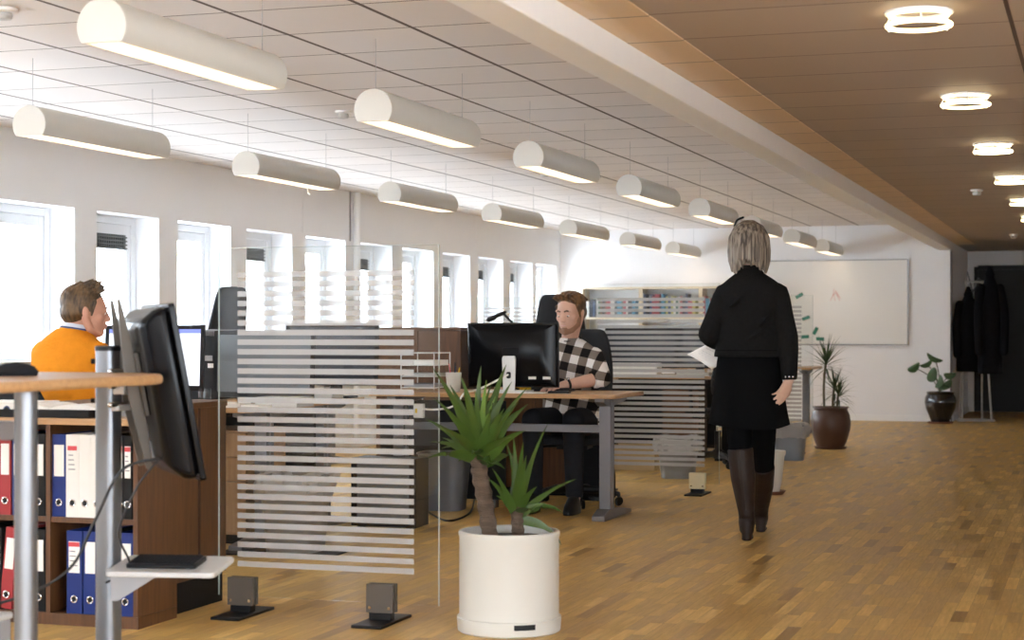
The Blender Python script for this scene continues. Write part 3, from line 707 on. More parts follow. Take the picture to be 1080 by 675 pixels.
row = [ # dx from right inner edge of bay, width, colour, label, row, tilt, label kind, patch
 (-.329, .060, 'blue', 'blue ring binder with a white label, first in the upper right bay', zt, 0, 'plain', False),
 (-.270, .056, 'bwhite', 'white ring binder with a red stripe label beside the blue one, upper right bay', zt, 0, 'long', True),
 (-.215, .052, 'bwhite', 'plain white ring binder third in the upper right bay', zt, 0, 'long', False),
 (-.161, .054, 'bwhite', 'white ring binder behind the steel column, upper right bay', zt, 0, 'long', False),
 (-.110, .050, 'bblack', 'black ring binder just right of the steel column, upper right bay', zt, 0, 'plain', False),
 (-.066, .034, 'bblack', 'narrow black ring binder with red-striped label, upper right bay', zt, 0, 'plain', True),
 (-.030, .034, 'bblack', 'narrow black ring binder against the right side, upper right bay', zt, 0, 'plain', True),
 (-.262, .066, 'blue', 'blue ring binder with red-striped label, lower right bay', zb, 0, 'plain', True),
 (-.192, .060, 'blue', 'blue ring binder partly behind the steel column, lower right bay', zb, 0, 'plain', False),
 (-.118, .050, 'bblack', 'black ring binder in shadow, lower right bay', zb, 0, 'plain', False),
 (-.040, .066, 'blue', 'blue ring binder against the right side, lower right bay', zb, 0, 'plain', False),
 (-.38 - .329, .058, 'bblack', 'black ring binder leftmost in the upper middle bay', zt, 0, 'plain', False),
 (-.38 - .262, .060, 'red', 'red ring binder with a white label in the upper middle bay', zt, 0, 'plain', False),
 (-.38 - .190, .050, 'red', 'red ring binder at the left edge of the picture, upper middle bay', zt, 0, 'plain', False),
 (-.38 - .132, .052, 'blue', 'blue ring binder behind the round table leg, upper middle bay', zt, 0, 'plain', False),
 (-.38 - .040, .060, 'bblack', 'black ring binder with white label, rightmost in the upper middle bay', zt, 0, 'plain', False),
 (-.38 - .300, .060, 'bblack', 'black ring binder at the left of the lower middle bay', zb, 0, 'plain', False),
 (-.38 - .235, .058, 'bblack', 'black ring binder beside the leaning red one, lower middle bay', zb, 0, 'plain', False),
 (-.38 - .190, .052, 'red', 'leaning red ring binder in the lower middle bay', zb + .004, .10, 'plain', False),
 (-.38 - .040, .060, 'bblack', 'black ring binder rightmost in the lower middle bay', zb, 0, 'plain', False)]
for dx, wd, col, lab, z, tl, kind, pt in row:
    binder(wd, col, lab, (BX1 - .02 + dx, BY0 + .016, z), tl, kind, pt)
# things lying on the bookcase
z = BH + .0005
def sheets(name, lab, cat, loc, w, d, h, m, rz=0, n=1):
    b = MB(); b.prism(rrect(-w / 2, w / 2, -d / 2, d / 2, .006), 0, h)
    o = b.obj(name, M[m], smooth=0, bevel=.001); o.location = loc; o.rotation_euler = (0, 0, rz); return tag(o, lab, cat)
sheets('folder', 'black folder lying under the papers on the low bookcase', 'folder', (-3.86, 5.95, z), .42, .27, .030, 'bblack', .03)
def magazine(loc, rz, lab, m='paper'):
    b = MB(); n = 8; w = .20; d_ = .25
    for s in (-1, 1):
        for i in range(n):
            x0, x1 = s * w * i / n, s * w * (i + 1) / n; h = lambda x: .004 + .016 * math.sin(PI * min(1, abs(x) / w)) ** .7
            b.add([(x0, -d_ / 2, h(x0)), (x1, -d_ / 2, h(x1)), (x1, d_ / 2, h(x1)), (x0, d_ / 2, h(x0)), (x0, -d_ / 2, 0), (x1, -d_ / 2, 0), (x1, d_ / 2, 0), (x0, d_ / 2, 0)], [(0, 1, 2, 3), (4, 7, 6, 5), (0, 4, 5, 1), (2, 6, 7, 3)])
    o = b.obj('magazine', M[m]); o.location = loc; o.rotation_euler = (0, 0, rz); return tag(o, lab, 'magazine')
magazine((-3.83, 5.96, z + .0308), .05, 'open white magazine lying on the black folder on the low bookcase')
b = thing('ring_binder', 'white ring binder lying flat at the left end of the low bookcase', 'binder', (-4.08, 5.94, z))
MB().prism(rrect(-.14, .14, -.12, .14, .004), 0, .055).obj('cover', M['bwhite'], b, smooth=0)
MB().torus((0, 0, 0), .0125, .003, 20, 8, Tm((.07, -.121, .028), PI / 2)).obj('finger_ring', M['navy'], b)
MB().tube([(.07, -.1215, .028), (.07, -.119, .028)], .010, 16, dome=False).obj('finger_hole', M['black'], b)
sheets('folder', 'dark grey folder with a pen at the back of the low bookcase', 'folder', (-3.60, 6.03, z), .24, .10, .03, 'greypl', -.05)
# cherry cabinet behind the bookcase
t = thing('cabinet', 'dark cherry cabinet with black plinth standing behind the low bookcase', 'cabinet', (-3.455, 6.125, 0))
MB().box(-.60, 0, 0, .44, .125, .812).obj('cabinet_body', M['walnut'], t, bevel=.002, smooth=0)
MB().box(-.59, -.012, .012, .43, 0, .125).obj('plinth', M['bblack'], t, smooth=0)
MB().box(-.605, .004, -.004, .445, .812, .835).obj('cabinet_top', M['walnut'], t, bevel=.002, smooth=0)
MB().box(0, .008, .20, .208, .125, .812).obj('door_edge', M['dwal'], t, smooth=0)
# partition edge at the far left
t = thing('partition_board', 'edge of a tall oak partition board cut by the left border of the picture', 'partition', (-4.72, 6.16, 0))
MB().box(-.35, 0.0, 0, .03, .03, 1.245).obj('board', M['oakdr'], t, smooth=0)
MB().box(-.36, 0.003, -.004, .034, 1.245, 1.262).obj('cap_rail', M['walnut'], t, smooth=0)
MB().box(-.34, -.05, -.02, .05, 0, .03).obj('foot', M['steel'], t, smooth=0)
p = P(2, 672)
t = thing('cable_box', 'pale grey plastic box on the floor at the lower left edge', 'box', (-3.05, 4.25, 0))
MB().prism(rrect(-.16, .10, -.06, .06, .015), 0, .30).obj('box_body', M['greypl'], t, bevel=.004)
MB().prism(rrect(-.165, .105, -.065, .065, .018), .3005, .318).obj('box_lid', M['lgrey'], t, bevel=.004)

# ================================================================ desks
def desk(name, lab, x0, x1, y0, y1, h=.735, legm='steel', bar=True, round_=.04, legy=None):
    t = thing('desk', lab, 'desk', ((x0 + x1) / 2, (y0 + y1) / 2, 0)); w = (x1 - x0) / 2; d_ = (y1 - y0) / 2
    top = MB().prism(rrect(-w, w, -d_, d_, round_), h - .025, h).obj('tabletop', M['beech'], t, bevel=.003)
    ly = 0 if legy is None else legy
    for s in (-1, 1):
        x = s * (w - .12)
        g = MB(); g.prism([(x - .035, ly - .045), (x + .035, ly - .045), (x + .035, ly - .012), (x + .026, ly - .006), (x + .026, ly + .006), (x + .035, ly + .012), (x + .035, ly + .045), (x - .035, ly + .045)], .05, h - .026)
        lg = g.obj('leg', M[legm], t, bevel=.003)
        MB().prism([(-d_ + .07, 0), (d_ - .03, 0), (d_ - .03, .022), (ly + .08, .062), (ly - .08, .062), (-d_ + .07, .03)], x - .04, x + .04, 'X').obj('leg_foot', M[legm], lg, bevel=.004)
        MB().prism([(-d_ + .10, h - .05), (-d_ + .10, h - .027), (d_ - .10, h - .027), (d_ - .10, h - .05), (ly + .1, h - .075), (ly - .1, h - .075)], x - .03, x + .03, 'X').obj('top_bracket', M[legm], lg, bevel=.002)
    if bar: MB().box(-w + .156, w - .156, ly - .022, ly + .022, .515, .56).obj('crossbar', M[legm], t, bevel=.002)
    return t
desk('desk', 'beech desk with grey steel T-legs where the plaid-shirted man sits', -4.25, -2.68, 9.90, 10.62, legy=-.10, h=.752)
desk('desk', 'beech desk behind the nearest glass screen where the man in orange sits', -5.95, -4.05, 7.95, 8.75, bar=False)
desk('desk', 'beech desk backing onto the desk of the man in orange', -5.75, -4.10, 8.82, 9.55, bar=False)
desk('desk', 'beech desk seen through the glass screen behind the plaid-shirted man', -5.0, -3.0, 14.9, 15.7, legm='bblack', bar=False)
desk('desk', 'far desk on a dark leg in front of the whiteboard right of the walking woman', -4.6, -2.93, 18.9, 19.7, legm='steel', bar=False)
desk('desk', 'far desk by the windows behind the faint glass screen', -6.3, -4.7, 13.2, 14.0, bar=False)

# drawers, panels, cabinets
t = thing('drawer_unit', 'oak drawer pedestal with small knobs under the desk of the man in orange', 'drawers', (-4.44, 8.30, 0))
MB().box(-.2, .2, 0, .45, .05, .60).obj('carcass', M['oakdr'], t, bevel=.002, smooth=0)
MB().box(-.19, .19, .02, .44, 0, .05).obj('plinth', M['bblack'], t, smooth=0)
for z0, z1 in ((.06, .33), (.335, .46), (.465, .59)):
    dr = MB().box(-.198, .198, -.018, 0, z0, z1).obj('drawer', M['oakdr'], t, bevel=.002, smooth=0)
    MB().ball((-.13, -.028, (z0 + z1) / 2 + .02), .010, 12).obj('knob', M['silver'], dr)
t = thing('privacy_panel', 'dark brown panel standing between the two back-to-back desks', 'panel', (-4.95, 8.785, 0))
MB().box(-.75, .87, -.012, .012, .06, .70).obj('board', M['bblack'], t, smooth=0)
for x in (-.6, .6): MB().box(x, x + .05, -.018, .018, 0, .06).obj('foot', M['steel'], t, smooth=0)
xa, xb = XatY(397, 11.0), XatY(486, 11.0)
t = thing('cabinet', 'tall cherry-wood cabinet left of the plaid-shirted man, behind the letter tray', 'cabinet', ((xa + xb) / 2, 11.0, 0)); w = (xb - xa) / 2
MB().box(-w, w, .012, .40, .06, 1.13).obj('cabinet_body', M['dwal'], t, bevel=.002, smooth=0)
MB().box(-w, w, 0, .40, 1.1305, 1.15).obj('cabinet_top', M['walnut'], t, bevel=.002, smooth=0)
MB().box(-w + .01, w - .01, .03, .39, 0, .06).obj('plinth', M['bblack'], t, smooth=0)
for s in (-1, 1):
    dd = MB().box(min(s * .002, s * w), max(s * .002, s * w), -.006, .011, .07, 1.125).obj('door', M['walnut'], t, bevel=.002, smooth=0)
    MB().tube([(s * .035, -.012, .60), (s * .035, -.012, .72)], .005, 8).obj('handle', M['silver'], dd)
t = thing('sideboard', 'low cherry-wood sideboard behind the chair of the plaid-shirted man', 'sideboard', (-3.66, 11.45, 0))
MB().box(-.38, .38, .012, .23, .05, .76).obj('cabinet_body', M['walnut'], t, bevel=.002, smooth=0)
MB().box(-.37, .37, .03, .22, 0, .05).obj('plinth', M['bblack'], t, smooth=0)
MB().box(-.385, .385, -.002, .235, .7605, .78).obj('cabinet_top', M['walnut'], t, bevel=.002, smooth=0)
for s in (-1, 1):
    dd = MB().box(min(s * .002, s * .378), max(s * .002, s * .378), -.006, .011, .06, .755).obj('door', M['walnut'], t, bevel=.002, smooth=0)
    MB().tube([(s * .035, -.012, .42), (s * .035, -.012, .54)], .005, 8).obj('handle', M['silver'], dd)
t = thing('privacy_panel', 'black modesty panel under the desk behind the second glass screen', 'panel', (-4.0, 15.43, 0))
MB().box(-.78, .78, -.01, .01, .08, .705).obj('board', M['bblack'], t, smooth=0)
for x in (-.7, .62): MB().box(x, x + .06, -.018, .018, 0, .08).obj('foot', M['steel'], t, smooth=0)
t = thing('cabinet', 'reddish cherry-wood cabinet under the desk behind the second glass screen', 'cabinet', (-3.45, 14.93, 0))
MB().box(-.16, .16, .012, .34, .05, .62).obj('cabinet_body', M['walnut'], t, bevel=.002, smooth=0)
MB().box(-.16, .16, -.006, .011, .06, .615).obj('door', M['walnut'], t, bevel=.002, smooth=0)
MB().box(-.15, .15, .02, .33, 0, .05).obj('plinth', M['bblack'], t, smooth=0)

# ================================================================ monitors
def monitor(lab, loc, rz, w=.54, h=.33, stand='black', face='dscreen', lift=.10, backm='black', tilt=-.06):
    t = thing('monitor', lab, 'monitor', loc, rz)
    Tq = Tm((0, 0, lift + h / 2), tilt)
    b = MB()
    b.add([Tq @ Vector(p) for p in [(-w * .30, .055, -h * .34), (w * .30, .055, -h * .34), (w * .30, .055, h * .34), (-w * .30, .055, h * .34), (-w / 2 + .006, .018, -h / 2 + .006), (w / 2 - .006, .018, -h / 2 + .006), (w / 2 - .006, .018, h / 2 - .006), (-w / 2 + .006, .018, h / 2 - .006), (-w / 2 + .006, .0, -h / 2 + .006), (w / 2 - .006, 0, -h / 2 + .006), (w / 2 - .006, 0, h / 2 - .006), (-w / 2 + .006, 0, h / 2 - .006)]],
          [(0, 1, 2, 3), (0, 4, 5, 1), (1, 5, 6, 2), (2, 6, 7, 3), (3, 7, 4, 0), (4, 8, 9, 5), (5, 9, 10, 6), (6, 10, 11, 7), (7, 11, 8, 4), (8, 11, 10, 9)])
    b.obj('back_housing', M[backm], t, bevel=.008, seg=3)
    b = MB(); r = .022
    for (x0, x1, z0, z1) in ((-w / 2, w / 2, h / 2 - r, h / 2), (-w / 2, w / 2, -h / 2, -h / 2 + r * 1.3), (-w / 2, -w / 2 + r, -h / 2 + r * 1.3, h / 2 - r), (w / 2 - r, w / 2, -h / 2 + r * 1.3, h / 2 - r)):
        b.box(x0, x1, -.012, -.0005, z0, z1, Tq)
    b.obj('bezel', M['black'], t, smooth=0)
    s = MB().box(-w / 2 + r, w / 2 - r, -.006, -.002, -h / 2 + r * 1.3, h / 2 - r, Tq).obj('screen_face', M[face], t, smooth=0)
    if face == 'screen': MB().box(-w / 2 + r, w / 2 - r, -.0075, -.0062, h / 2 - r - .022, h / 2 - r, Tq).obj('toolbar', M['bluebar'], s, smooth=0)
    MB().prism(rrect(-.036, .036, .057, .078, .006), .014, lift + h * .55).obj('stand_neck', M[stand], t, bevel=.003)
    MB().prism(rrect(-.12, .12, -.06, .14, .04), 0, .014).obj('stand_base', M[stand], t, bevel=.003)
    return t
ZD = .7355
monitor('black monitor with a lit white screen in front of the man in orange', (-4.69, 8.12, ZD), .10, .56, .345, face='screen', lift=.075)
monitor('monitor with a dull grey screen behind the left edge of the nearest glass screen', (-4.27, 8.55, ZD), 0, .60, .36, face='gscreen', lift=.03)
monitor('dark blue-black monitor beside the tall cherry cabinet, behind the frosted stripes', (XatY(350, 9.3), 9.3, ZD), .03, .58, .36, face='dscreen', lift=.075)
m = monitor('black flat monitor seen from behind on the desk of the plaid-shirted man', (XatY(541, 10.17), 10.17, .7525), PI + .06, .575, .395, stand='black', lift=.028, backm='gloss', tilt=-.05)
for ch in list(m.children):
    if ch.name.startswith('stand'): bpy.data.objects.remove(ch)
# pale stand of that monitor, stickers and pale top marks
b = MB(); b.prism([(-.036, .012), (.036, .012), (.043, .205), (.036, .222), (-.036, .222), (-.043, .205)], .082, .100, 'Y'); b.obj('stand_neck', M['silver'], m, bevel=.004)
MB().prism(rrect(-.12, .12, -.07, .14, .03), 0, .012).obj('stand_base', M['silver'], m, bevel=.002)
MB().prism(rrect(-.014, .014, .085, .125, .010), .1002, .1022, 'Y').obj('cable_hole', M['black'], m)
Tq = Tm((0, 0, .028 + .395 / 2), -.05)
for x, z in ((-.135, -.135), (-.225, -.135)):
    MB().box(x - .024, x + .024, .0575, .0595, z - .008, z + .008, Tq).obj('sticker', M['bwhite'], m, smooth=0)
for x, w_ in ((.21, .03), (-.12, .012), (-.145, .012), (-.175, .03), (-.205, .012)): MB().box(x - w_ / 2, x + w_ / 2, .019, .0205, .178, .186, Tq).obj('logo_mark', M['bwhite'], m, smooth=0)
MB().prism(rrect(-.055, .055, .005, .05, .008), .0555, .0575, 'Y', Tq).obj('mount_cover', M['matt'], m, bevel=.001)
monitor('left black monitor with bluish screen on the desk behind the second glass screen', (XatY(676, 15.25), 15.25, ZD), .02, .66, .36, lift=.06)
monitor('right black monitor on the desk behind the second glass screen', (XatY(736, 15.35), 15.35, ZD), -.05, .40, .36, lift=.06)
monitor('dark monitor on the far window desk left of the plaid-shirted man', (XatY(488, 13.5), 13.5, ZD), .05, .40, .33, lift=.05)

# printer / dark boxes
t = thing('printer', 'tall black desktop printer between the lit screen and the glass screen', 'printer', (XatY(226, 9.05), 9.05, ZD))
MB().prism(rrect(-.105, .105, -.15, .15, .012), 0, .36).obj('printer_body', M['black'], t, bevel=.004)
MB().prism([(-.15, .361), (.15, .361), (.15, .40), (-.08, .385)], -.108, .108, 'X').obj('printer_lid', M['gloss'], t, bevel=.003)
MB().box(-.07, .07, -.154, -.1505, .22, .25).obj('paper_slot', M['greypl'], t, smooth=0)
MB().box(.04, .085, -.153, -.1505, .18, .205).obj('label', M['paper'], t, smooth=0)

# ================================================================ office chairs
def chair(lab, loc, rz, seat_h=.47, back_h=.55, head=True, m='mesh', arms=True, head_z=None):
    t = thing('office_chair', lab, 'chair', loc, rz, None)
    st = MB()
    for k in range(5):
        a = PI / 2 + k * 2 * PI / 5 + .3; dx, dy = math.cos(a), math.sin(a)
        st.tube([(dx * .03, dy * .03, .105), (dx * .17, dy * .17, .10), (dx * .29, dy * .29, .075)], [(.03, .022), (.024, .018), (.017, .013)], 10, ref=(0, 0, 1))
    st.lathe([(.04, .07), (.045, .09), (.045, .14), (.03, .15)], n=20)
    st.fused('star_base', M['black'], t, .008, 2)
    for k in range(5):
        a = PI / 2 + k * 2 * PI / 5 + .3; dx, dy = math.cos(a), math.sin(a); px_, py_ = dx * .29, dy * .29
        cs = MB()
        for s in (-1, 1):
            Tc = Tm((px_ - dy * .016 * s, py_ + dx * .016 * s, .030), PI / 2, 0, a + k)
            cs.lathe([(.004, -.010), (.026, -.010), (.030, -.004), (.030, .004), (.026, .010), (.004, .010)], n=18, T=Tc)
        cs.tube([(px_, py_, .03), (px_, py_, .072)], .011, 10)
        cs.obj('caster', M['black'], t)
    MB().tube([(0, 0, .14), (0, 0, .30)], .027, 16, dome=False).obj('gas_lift', M['black'], t)
    MB().tube([(0, 0, .30), (0, 0, seat_h - .07)], .014, 16, dome=False).obj('lift_rod', M['chrome'], t)
    MB().box(-.10, .10, -.12, .10, seat_h - .085, seat_h - .055).tube([(.10, 0, seat_h - .07), (.22, .02, seat_h - .075)], .008, 8).obj('tilt_mechanism', M['black'], t)
    MB().rings([(seat_h - .055, .20, .20), (seat_h - .045, .235, .235), (seat_h - .015, .24, .24), (seat_h, .22, .22), (seat_h + .004, .16, .16)], 36, power=3.2).obj('seat', M[m], t)
    b = MB(); zz = seat_h + .12
    n = 10; L_ = []; 
    for i in range(n + 1):
        f = i / n; z = zz + back_h * f; y = -.235 - .035 * math.sin(PI * f) * 0 - .05 * f + .03 * math.cos(PI * f); hw = .17 + .055 * math.sin(PI * min(1, f * .9 + .12))
        L_.append((z, y, hw * (1 if f < .95 else .86)))
    vs = []; fs = []; k = 9
    for (z, y, hw) in L_:
        for j in range(k):
            s = -1 + 2 * j / (k - 1); vs.append((s * hw, y + .06 * s * s, z))
    for i in range(n):
        for j in range(k - 1): fs.append((i * k + j, i * k + j + 1, (i + 1) * k + j + 1, (i + 1) * k + j))
    b.add(vs, fs); bo = b.obj('backrest', M[m], t)
    so = bo.modifiers.new('Solid', 'SOLIDIFY'); so.thickness = .045; so.offset = 0; bv = bo.modifiers.new('Sub', 'SUBSURF'); bv.levels = bv.render_levels = 1
    MB().tube(curve_pts([(0, -.10, seat_h - .065), (0, -.24, seat_h - .05), (0, -.29, seat_h + .08), (0, -.285, seat_h + .3)]), [(.035, .014)] * 25, 10, ref=(1, 0, 0)).obj('back_support', M['black'], t)
    if head:
        hz = seat_h + .12 + back_h + .02
        MB().rings([(hz, .09, .022, 0, -.30), (hz + .02, .125, .032, 0, -.30), (hz + .10, .135, .034, 0, -.31), (hz + .15, .11, .028, 0, -.315), (hz + .165, .06, .015, 0, -.315)], 28, power=2.6).obj('headrest', M[m], t)
        MB().tube([(0, -.285, hz - .12), (0, -.325, hz - .02), (0, -.33, hz + .06)], [(.03, .008)] * 3, 8, ref=(1, 0, 0)).obj('headrest_support', M['black'], t)
    if arms:
        for s in (-1, 1):
            ar = MB().tube(curve_pts([(s * .12, 0, seat_h - .05), (s * .27, 0, seat_h - .05), (s * .29, -.01, seat_h + .05), (s * .29, 0, seat_h + .16)]), .015, 8).obj('armrest', M['black'], t)
            MB().prism(rrect(s * .29 - .04, s * .29 + .04, -.13, .11, .03), seat_h + .165, seat_h + .19).obj('arm_pad', M['black'], ar, bevel=.006)
    return t
chair('black office chair with headrest under the plaid-shirted man', (-3.22, 10.90, 0), PI + .12, .45, .57, head=False, arms=False)
chair('black office chair under the man in the orange sweater', (-4.72, 7.20, 0), -.25, .46, .34, head=False, arms=False)
chair('tall black office chair with a high curved back against the third window', (XatY(236, 10.35) - .23, 10.42, 0), 1.5, .56, .74, head=False, arms=False)
chair('black office chair whose tall back rises left of the plaid-shirted man\'s head', (XatY(585, 14.2), 14.40, 0), .25, .52, .80, head=False, arms=False)
chair('black office chair at the end of the desk left of the walking woman\'s legs', (XatY(757, 14.35), 14.35, 0), .9, .48, .40, head=False, arms=True)
# coat-like bag under the plaid man's desk
t = thing('backpack', 'black backpack on the floor under the desk by the right steel leg', 'bag', (-3.20, 11.28, 0), .1)
MB().rings([(0, .13, .08), (.02, .145, .10), (.16, .145, .105), (.30, .125, .09), (.38, .085, .06), (.405, .03, .02)], 30, power=2.8).obj('bag_body', M['matt'], t)
MB().rings([(.03, .10, .03, 0, -.10), (.05, .115, .04, 0, -.10), (.18, .11, .038, 0, -.095), (.22, .08, .02, 0, -.085)], 24, power=3).obj('front_pocket', M['matt'], t)
MB().tube(curve_pts([(-.03, 0, .39), (-.03, 0, .43), (.03, 0, .43), (.03, 0, .39)]), .008, 8).obj('grab_handle', M['matt'], t)

# ================================================================ small things on the plaid man's desk
ZB_ = .7525
t = thing('letter_tray', 'wire letter tray stacked with papers at the left end of the plaid-shirted man\'s desk', 'tray', (XatY(449, 10.3), 10.3, ZB_))
b = MB()
for x in (-.11, .11):
    for y in (-.14, .14): b.tube([(x, y, 0), (x, y, .24)], .004, 6, dome=False)
for z in (.02, .09, .16, .235):
    for q in (((-.11, -.14), (.11, -.14)), ((.11, -.14), (.11, .14)), ((.11, .14), (-.11, .14)), ((-.11, .14), (-.11, -.14))):
        b.tube([(q[0][0], q[0][1], z), (q[1][0], q[1][1], z)], .0035, 6, dome=False)
b.obj('wire_frame', M['silver'], t)
for z in (.02, .09, .16): MB().box(-.105, .105, -.135, .135, z - .003, z - .001).obj('tray_shelf', M['greypl'], t, smooth=0)
for z, h, lab, m in ((.0205, .022, 'stack of papers in the bottom level of the wire letter tray', 'ink'), (.0905, .018, 'stack of papers in the middle level of the wire letter tray', 'lgrey'), (.1605, .03, 'thick white stack of papers on the top level of the wire letter tray', 'paper')):
    sheets('paper_stack', lab, 'papers', (XatY(449, 10.3) + .004, 10.3, ZB_ + z), .20, .265, h, m, .01)
t = thing('pen_cup', 'frosted pen cup next to the wire letter tray', 'cup', (XatY(478.5, 10.12), 10.12, ZB_))
MB().lathe([(.040, .002), (.050, .118), (.046, .118), (.037, .006)], n=28, caps=False).lathe([(.040, 0), (.040, .003)], n=28).obj('cup_body', M['cup'], t)
for k, (a, m) in enumerate(((.4, 'yellow'), (1.6, 'navy'), (2.9, 'ink'), (4.2, 'lred'), (5.3, 'black'))):
    o = MB().tube([(.012 * math.cos(a), .012 * math.sin(a), .01), (.036 * math.cos(a), .036 * math.sin(a), .145 + .008 * k)], .0035, 8).obj('pen', M[m])
    o.location = (XatY(478.5, 10.12), 10.12, ZB_); tag(o, '%s pen standing in the frosted pen cup' % ['yellow', 'navy', 'grey', 'red', 'black'][k], 'pen')
p = P(536, 411, ZB_)
sheets('paper', 'white sheet of paper under the pale monitor stand', 'paper', (XatY(551, 10.03), 10.03, ZB_), .30, .16, .003, 'paper', .02)
t = thing('coffee_mug', 'yellow mug behind the pale monitor stand', 'mug', (XatY(554, 10.33), 10.33, ZB_))
MB().lathe([(.032, 0), (.036, .01), (.037, .085), (.033, .085), (.031, .01)], n=28).obj('mug_body', M['yellow'], t)
MB().torus((0, 0, 0), .022, .005, 20, 8, Tm((-.045, 0, .045), PI / 2)).obj('mug_handle', M['yellow'], t)
t = thing('keyboard', 'black keyboard under the hands of the plaid-shirted man', 'keyboard', (XatY(572, 10.42), 10.40, ZB_), .0)
MB().prism(rrect(-.20, .20, -.065, .065, .01), 0, .016).obj('keyboard_body', M['black'], t, bevel=.003)
b = MB()
for i in range(20):
    for j in range(5): b.box(-.19 + i * .019, -.174 + i * .019, -.055 + j * .022, -.037 + j * .022, .016, .021)
b.obj('keys', M['matt'], t, smooth=0)
sheets('phone', 'black phone on the desk beside the pale monitor stand', 'phone', (XatY(590, 10.06), 10.06, ZB_), .13, .07, .012, 'black', .1)
# white cable sagging below the desk edge and its adapter
x0 = XatY(531, 9.98)
cb = [(x0, 10.06, .86), (XatY(515, 10.0), 10.0, .80), (XatY(500, 9.95), 9.95, .765), (XatY(490, 9.872), 9.872, .755), (XatY(483, 9.87), 9.87, .70), (XatY(474, 9.87), 9.87, .665), (XatY(458, 9.87), 9.87, .652), (XatY(446, 9.87), 9.87, .655)]
tag(MB().tube(curve_pts(cb), .006, 8).obj('cable', M['wcable']), 'white cable running from the pale monitor stand over the desk edge', 'cable')
t = thing('power_adapter', 'white power adapter block hanging below the left end of the plaid-shirted man\'s desk', 'adapter', (XatY(441, 9.872), 9.872, .60))
MB().prism(rrect(-.032, .032, 0, .035, .006), 0, .085).obj('adapter_body', M['bwhite'], t, bevel=.004)
MB().box(-.02, -.006, -.002, 0, .03, .055).obj('socket', M['yellow'], t, smooth=0)
# dark cable tray under the left end of the desk
# papers on desk A
sheets('paper_stack', 'white papers on the desk edge beside the left border of the nearest glass screen', 'papers', (XatY(232, 8.05), 8.06, ZD), .26, .21, .022, 'paper', .2)
sheets('notebook', 'white notebook on the desk behind the frosted stripes of the nearest glass screen', 'notebook', (XatY(258, 8.02), 8.08, ZD), .22, .16, .012, 'paper', -.15)
t = thing('drinking_glass', 'clear drinking glass in front of the black printer', 'glass', (XatY(216, 8.15), 8.15, ZD))
MB().lathe([(.030, 0), (.034, .09), (.031, .09), (.028, .006)], n=28).obj('tumbler', M['glass'], t)
for k, (u, y, w_, h_, lab) in enumerate(((300, 8.2, .24, .05, 'loose stack of papers on the desk below the dull grey monitor'), (335, 9.0, .24, .06, 'stack of papers on the back desk left of the dark blue-black monitor'), (402, 9.1, .2, .03, 'small stack of papers on the back desk right of the dark blue-black monitor'))):
    sheets('paper_stack', lab, 'papers', (XatY(u, y) if k != 2 else -4.25, y, ZD), w_, .2, h_, 'lgrey', .1 * k)
# desk D papers
sheets('paper_stack', 'pink-white stack of papers on the desk behind the second glass screen', 'papers', (XatY(670, 15.02), 15.05, ZD), .42, .2, .11, 'paper', .03)
sheets('paper_stack', 'flat papers at the right end of the desk behind the second glass screen', 'papers', (XatY(735, 15.1), 15.08, ZD), .3, .21, .03, 'lgrey', -.1)
# desk lamp on the far window desk
t = thing('desk_lamp', 'black desk lamp with a folded arm above the black flat monitor', 'lamp', (XatY(552, 13.6), 13.6, ZD - 0.0))
MB().lathe([(.09, 0), (.09, .012), (.02, .02)], n=28).obj('lamp_base', M['black'], t)
p1 = Vector((0, 0, .02)); p2 = Vector((.03, 0, .34)); p3 = Vector((XatY(530, 13.6) - XatY(552, 13.6), 0, Zat(330, XatY(530, 13.6), 13.6) - ZD)); p4 = Vector((XatY(516, 13.6) - XatY(552, 13.6), 0, Zat(337, XatY(516, 13.6), 13.6) - ZD))
MB().tube([p1, p2, p3], .011, 8).obj('lamp_arm', M['black'], t)
MB().tube([p3 + Vector((.02, 0, .004)), p4], [(.018, .014), (.034, .022)], 12).obj('lamp_shade', M['black'], t)
# the desk the lamp stands on extends under it
desk('desk', 'far desk carrying the black desk lamp behind the plaid-shirted man', -4.62, -3.75, 13.2, 14.0, bar=False)

# ================================================================ bins
def bin_(lab, loc, r=.135, h=.34, m='bin', bag=None, name='waste_bin', sq=2.6):
    t = thing(name, lab, 'bin', loc, .1)
    b = MB().rings([(0, r * .8, r * .8), (.006, r * .8, r * .8), (h, r, r), (h + .004, r + .008, r + .008), (h + .012, r + .008, r + .008), (h + .012, r - .006, r - .006), (.02, r * .8 - .006, r * .8 - .006)], 36, power=sq)
    b.obj('bin_body', M[m], t, smooth=30)
    if bag:
        g = MB(); rs = []; n = 44; vs = []; fs = []; rr = random.Random(3)
        prof = [(r * 1.04, h - .10), (r * 1.12, h - .06), (r * 1.16, h - .02), (r * 1.10, h + .015), (r * 1.02, h + .022), (r * .92, h + .012), (r * .86, h - .05), (r * .7, h - .22)]
        for q, z in prof:
            for j in range(n):
                a = 2 * PI * j / n; e = 1 + .06 * math.sin(5 * a + z * 30) + rr.uniform(-.05, .05); zz = z + (.03 * math.sin(3 * a) if q > r * 1.1 else 0) + rr.uniform(-.006, .006)
                ct, st_ = math.cos(a), math.sin(a); pw = 2 / sq
                vs.append((q * e * math.copysign(abs(ct) ** pw, ct), q * e * math.copysign(abs(st_) ** pw, st_), zz))
        for i in range(len(prof) - 1):
            for j in range(n): fs.append((i * n + j, i * n + (j + 1) % n, (i + 1) * n + (j + 1) % n, (i + 1) * n + j))
        g.add(vs, fs); g.obj('bin_bag', M['bag'], t, smooth=20)
    return t
p = P(466, 538); bin_('dark grey waste bin under the left end of the plaid-shirted man\'s desk', (p.x, p.y + .05, 0), .155, .35, 'bin', sq=4)
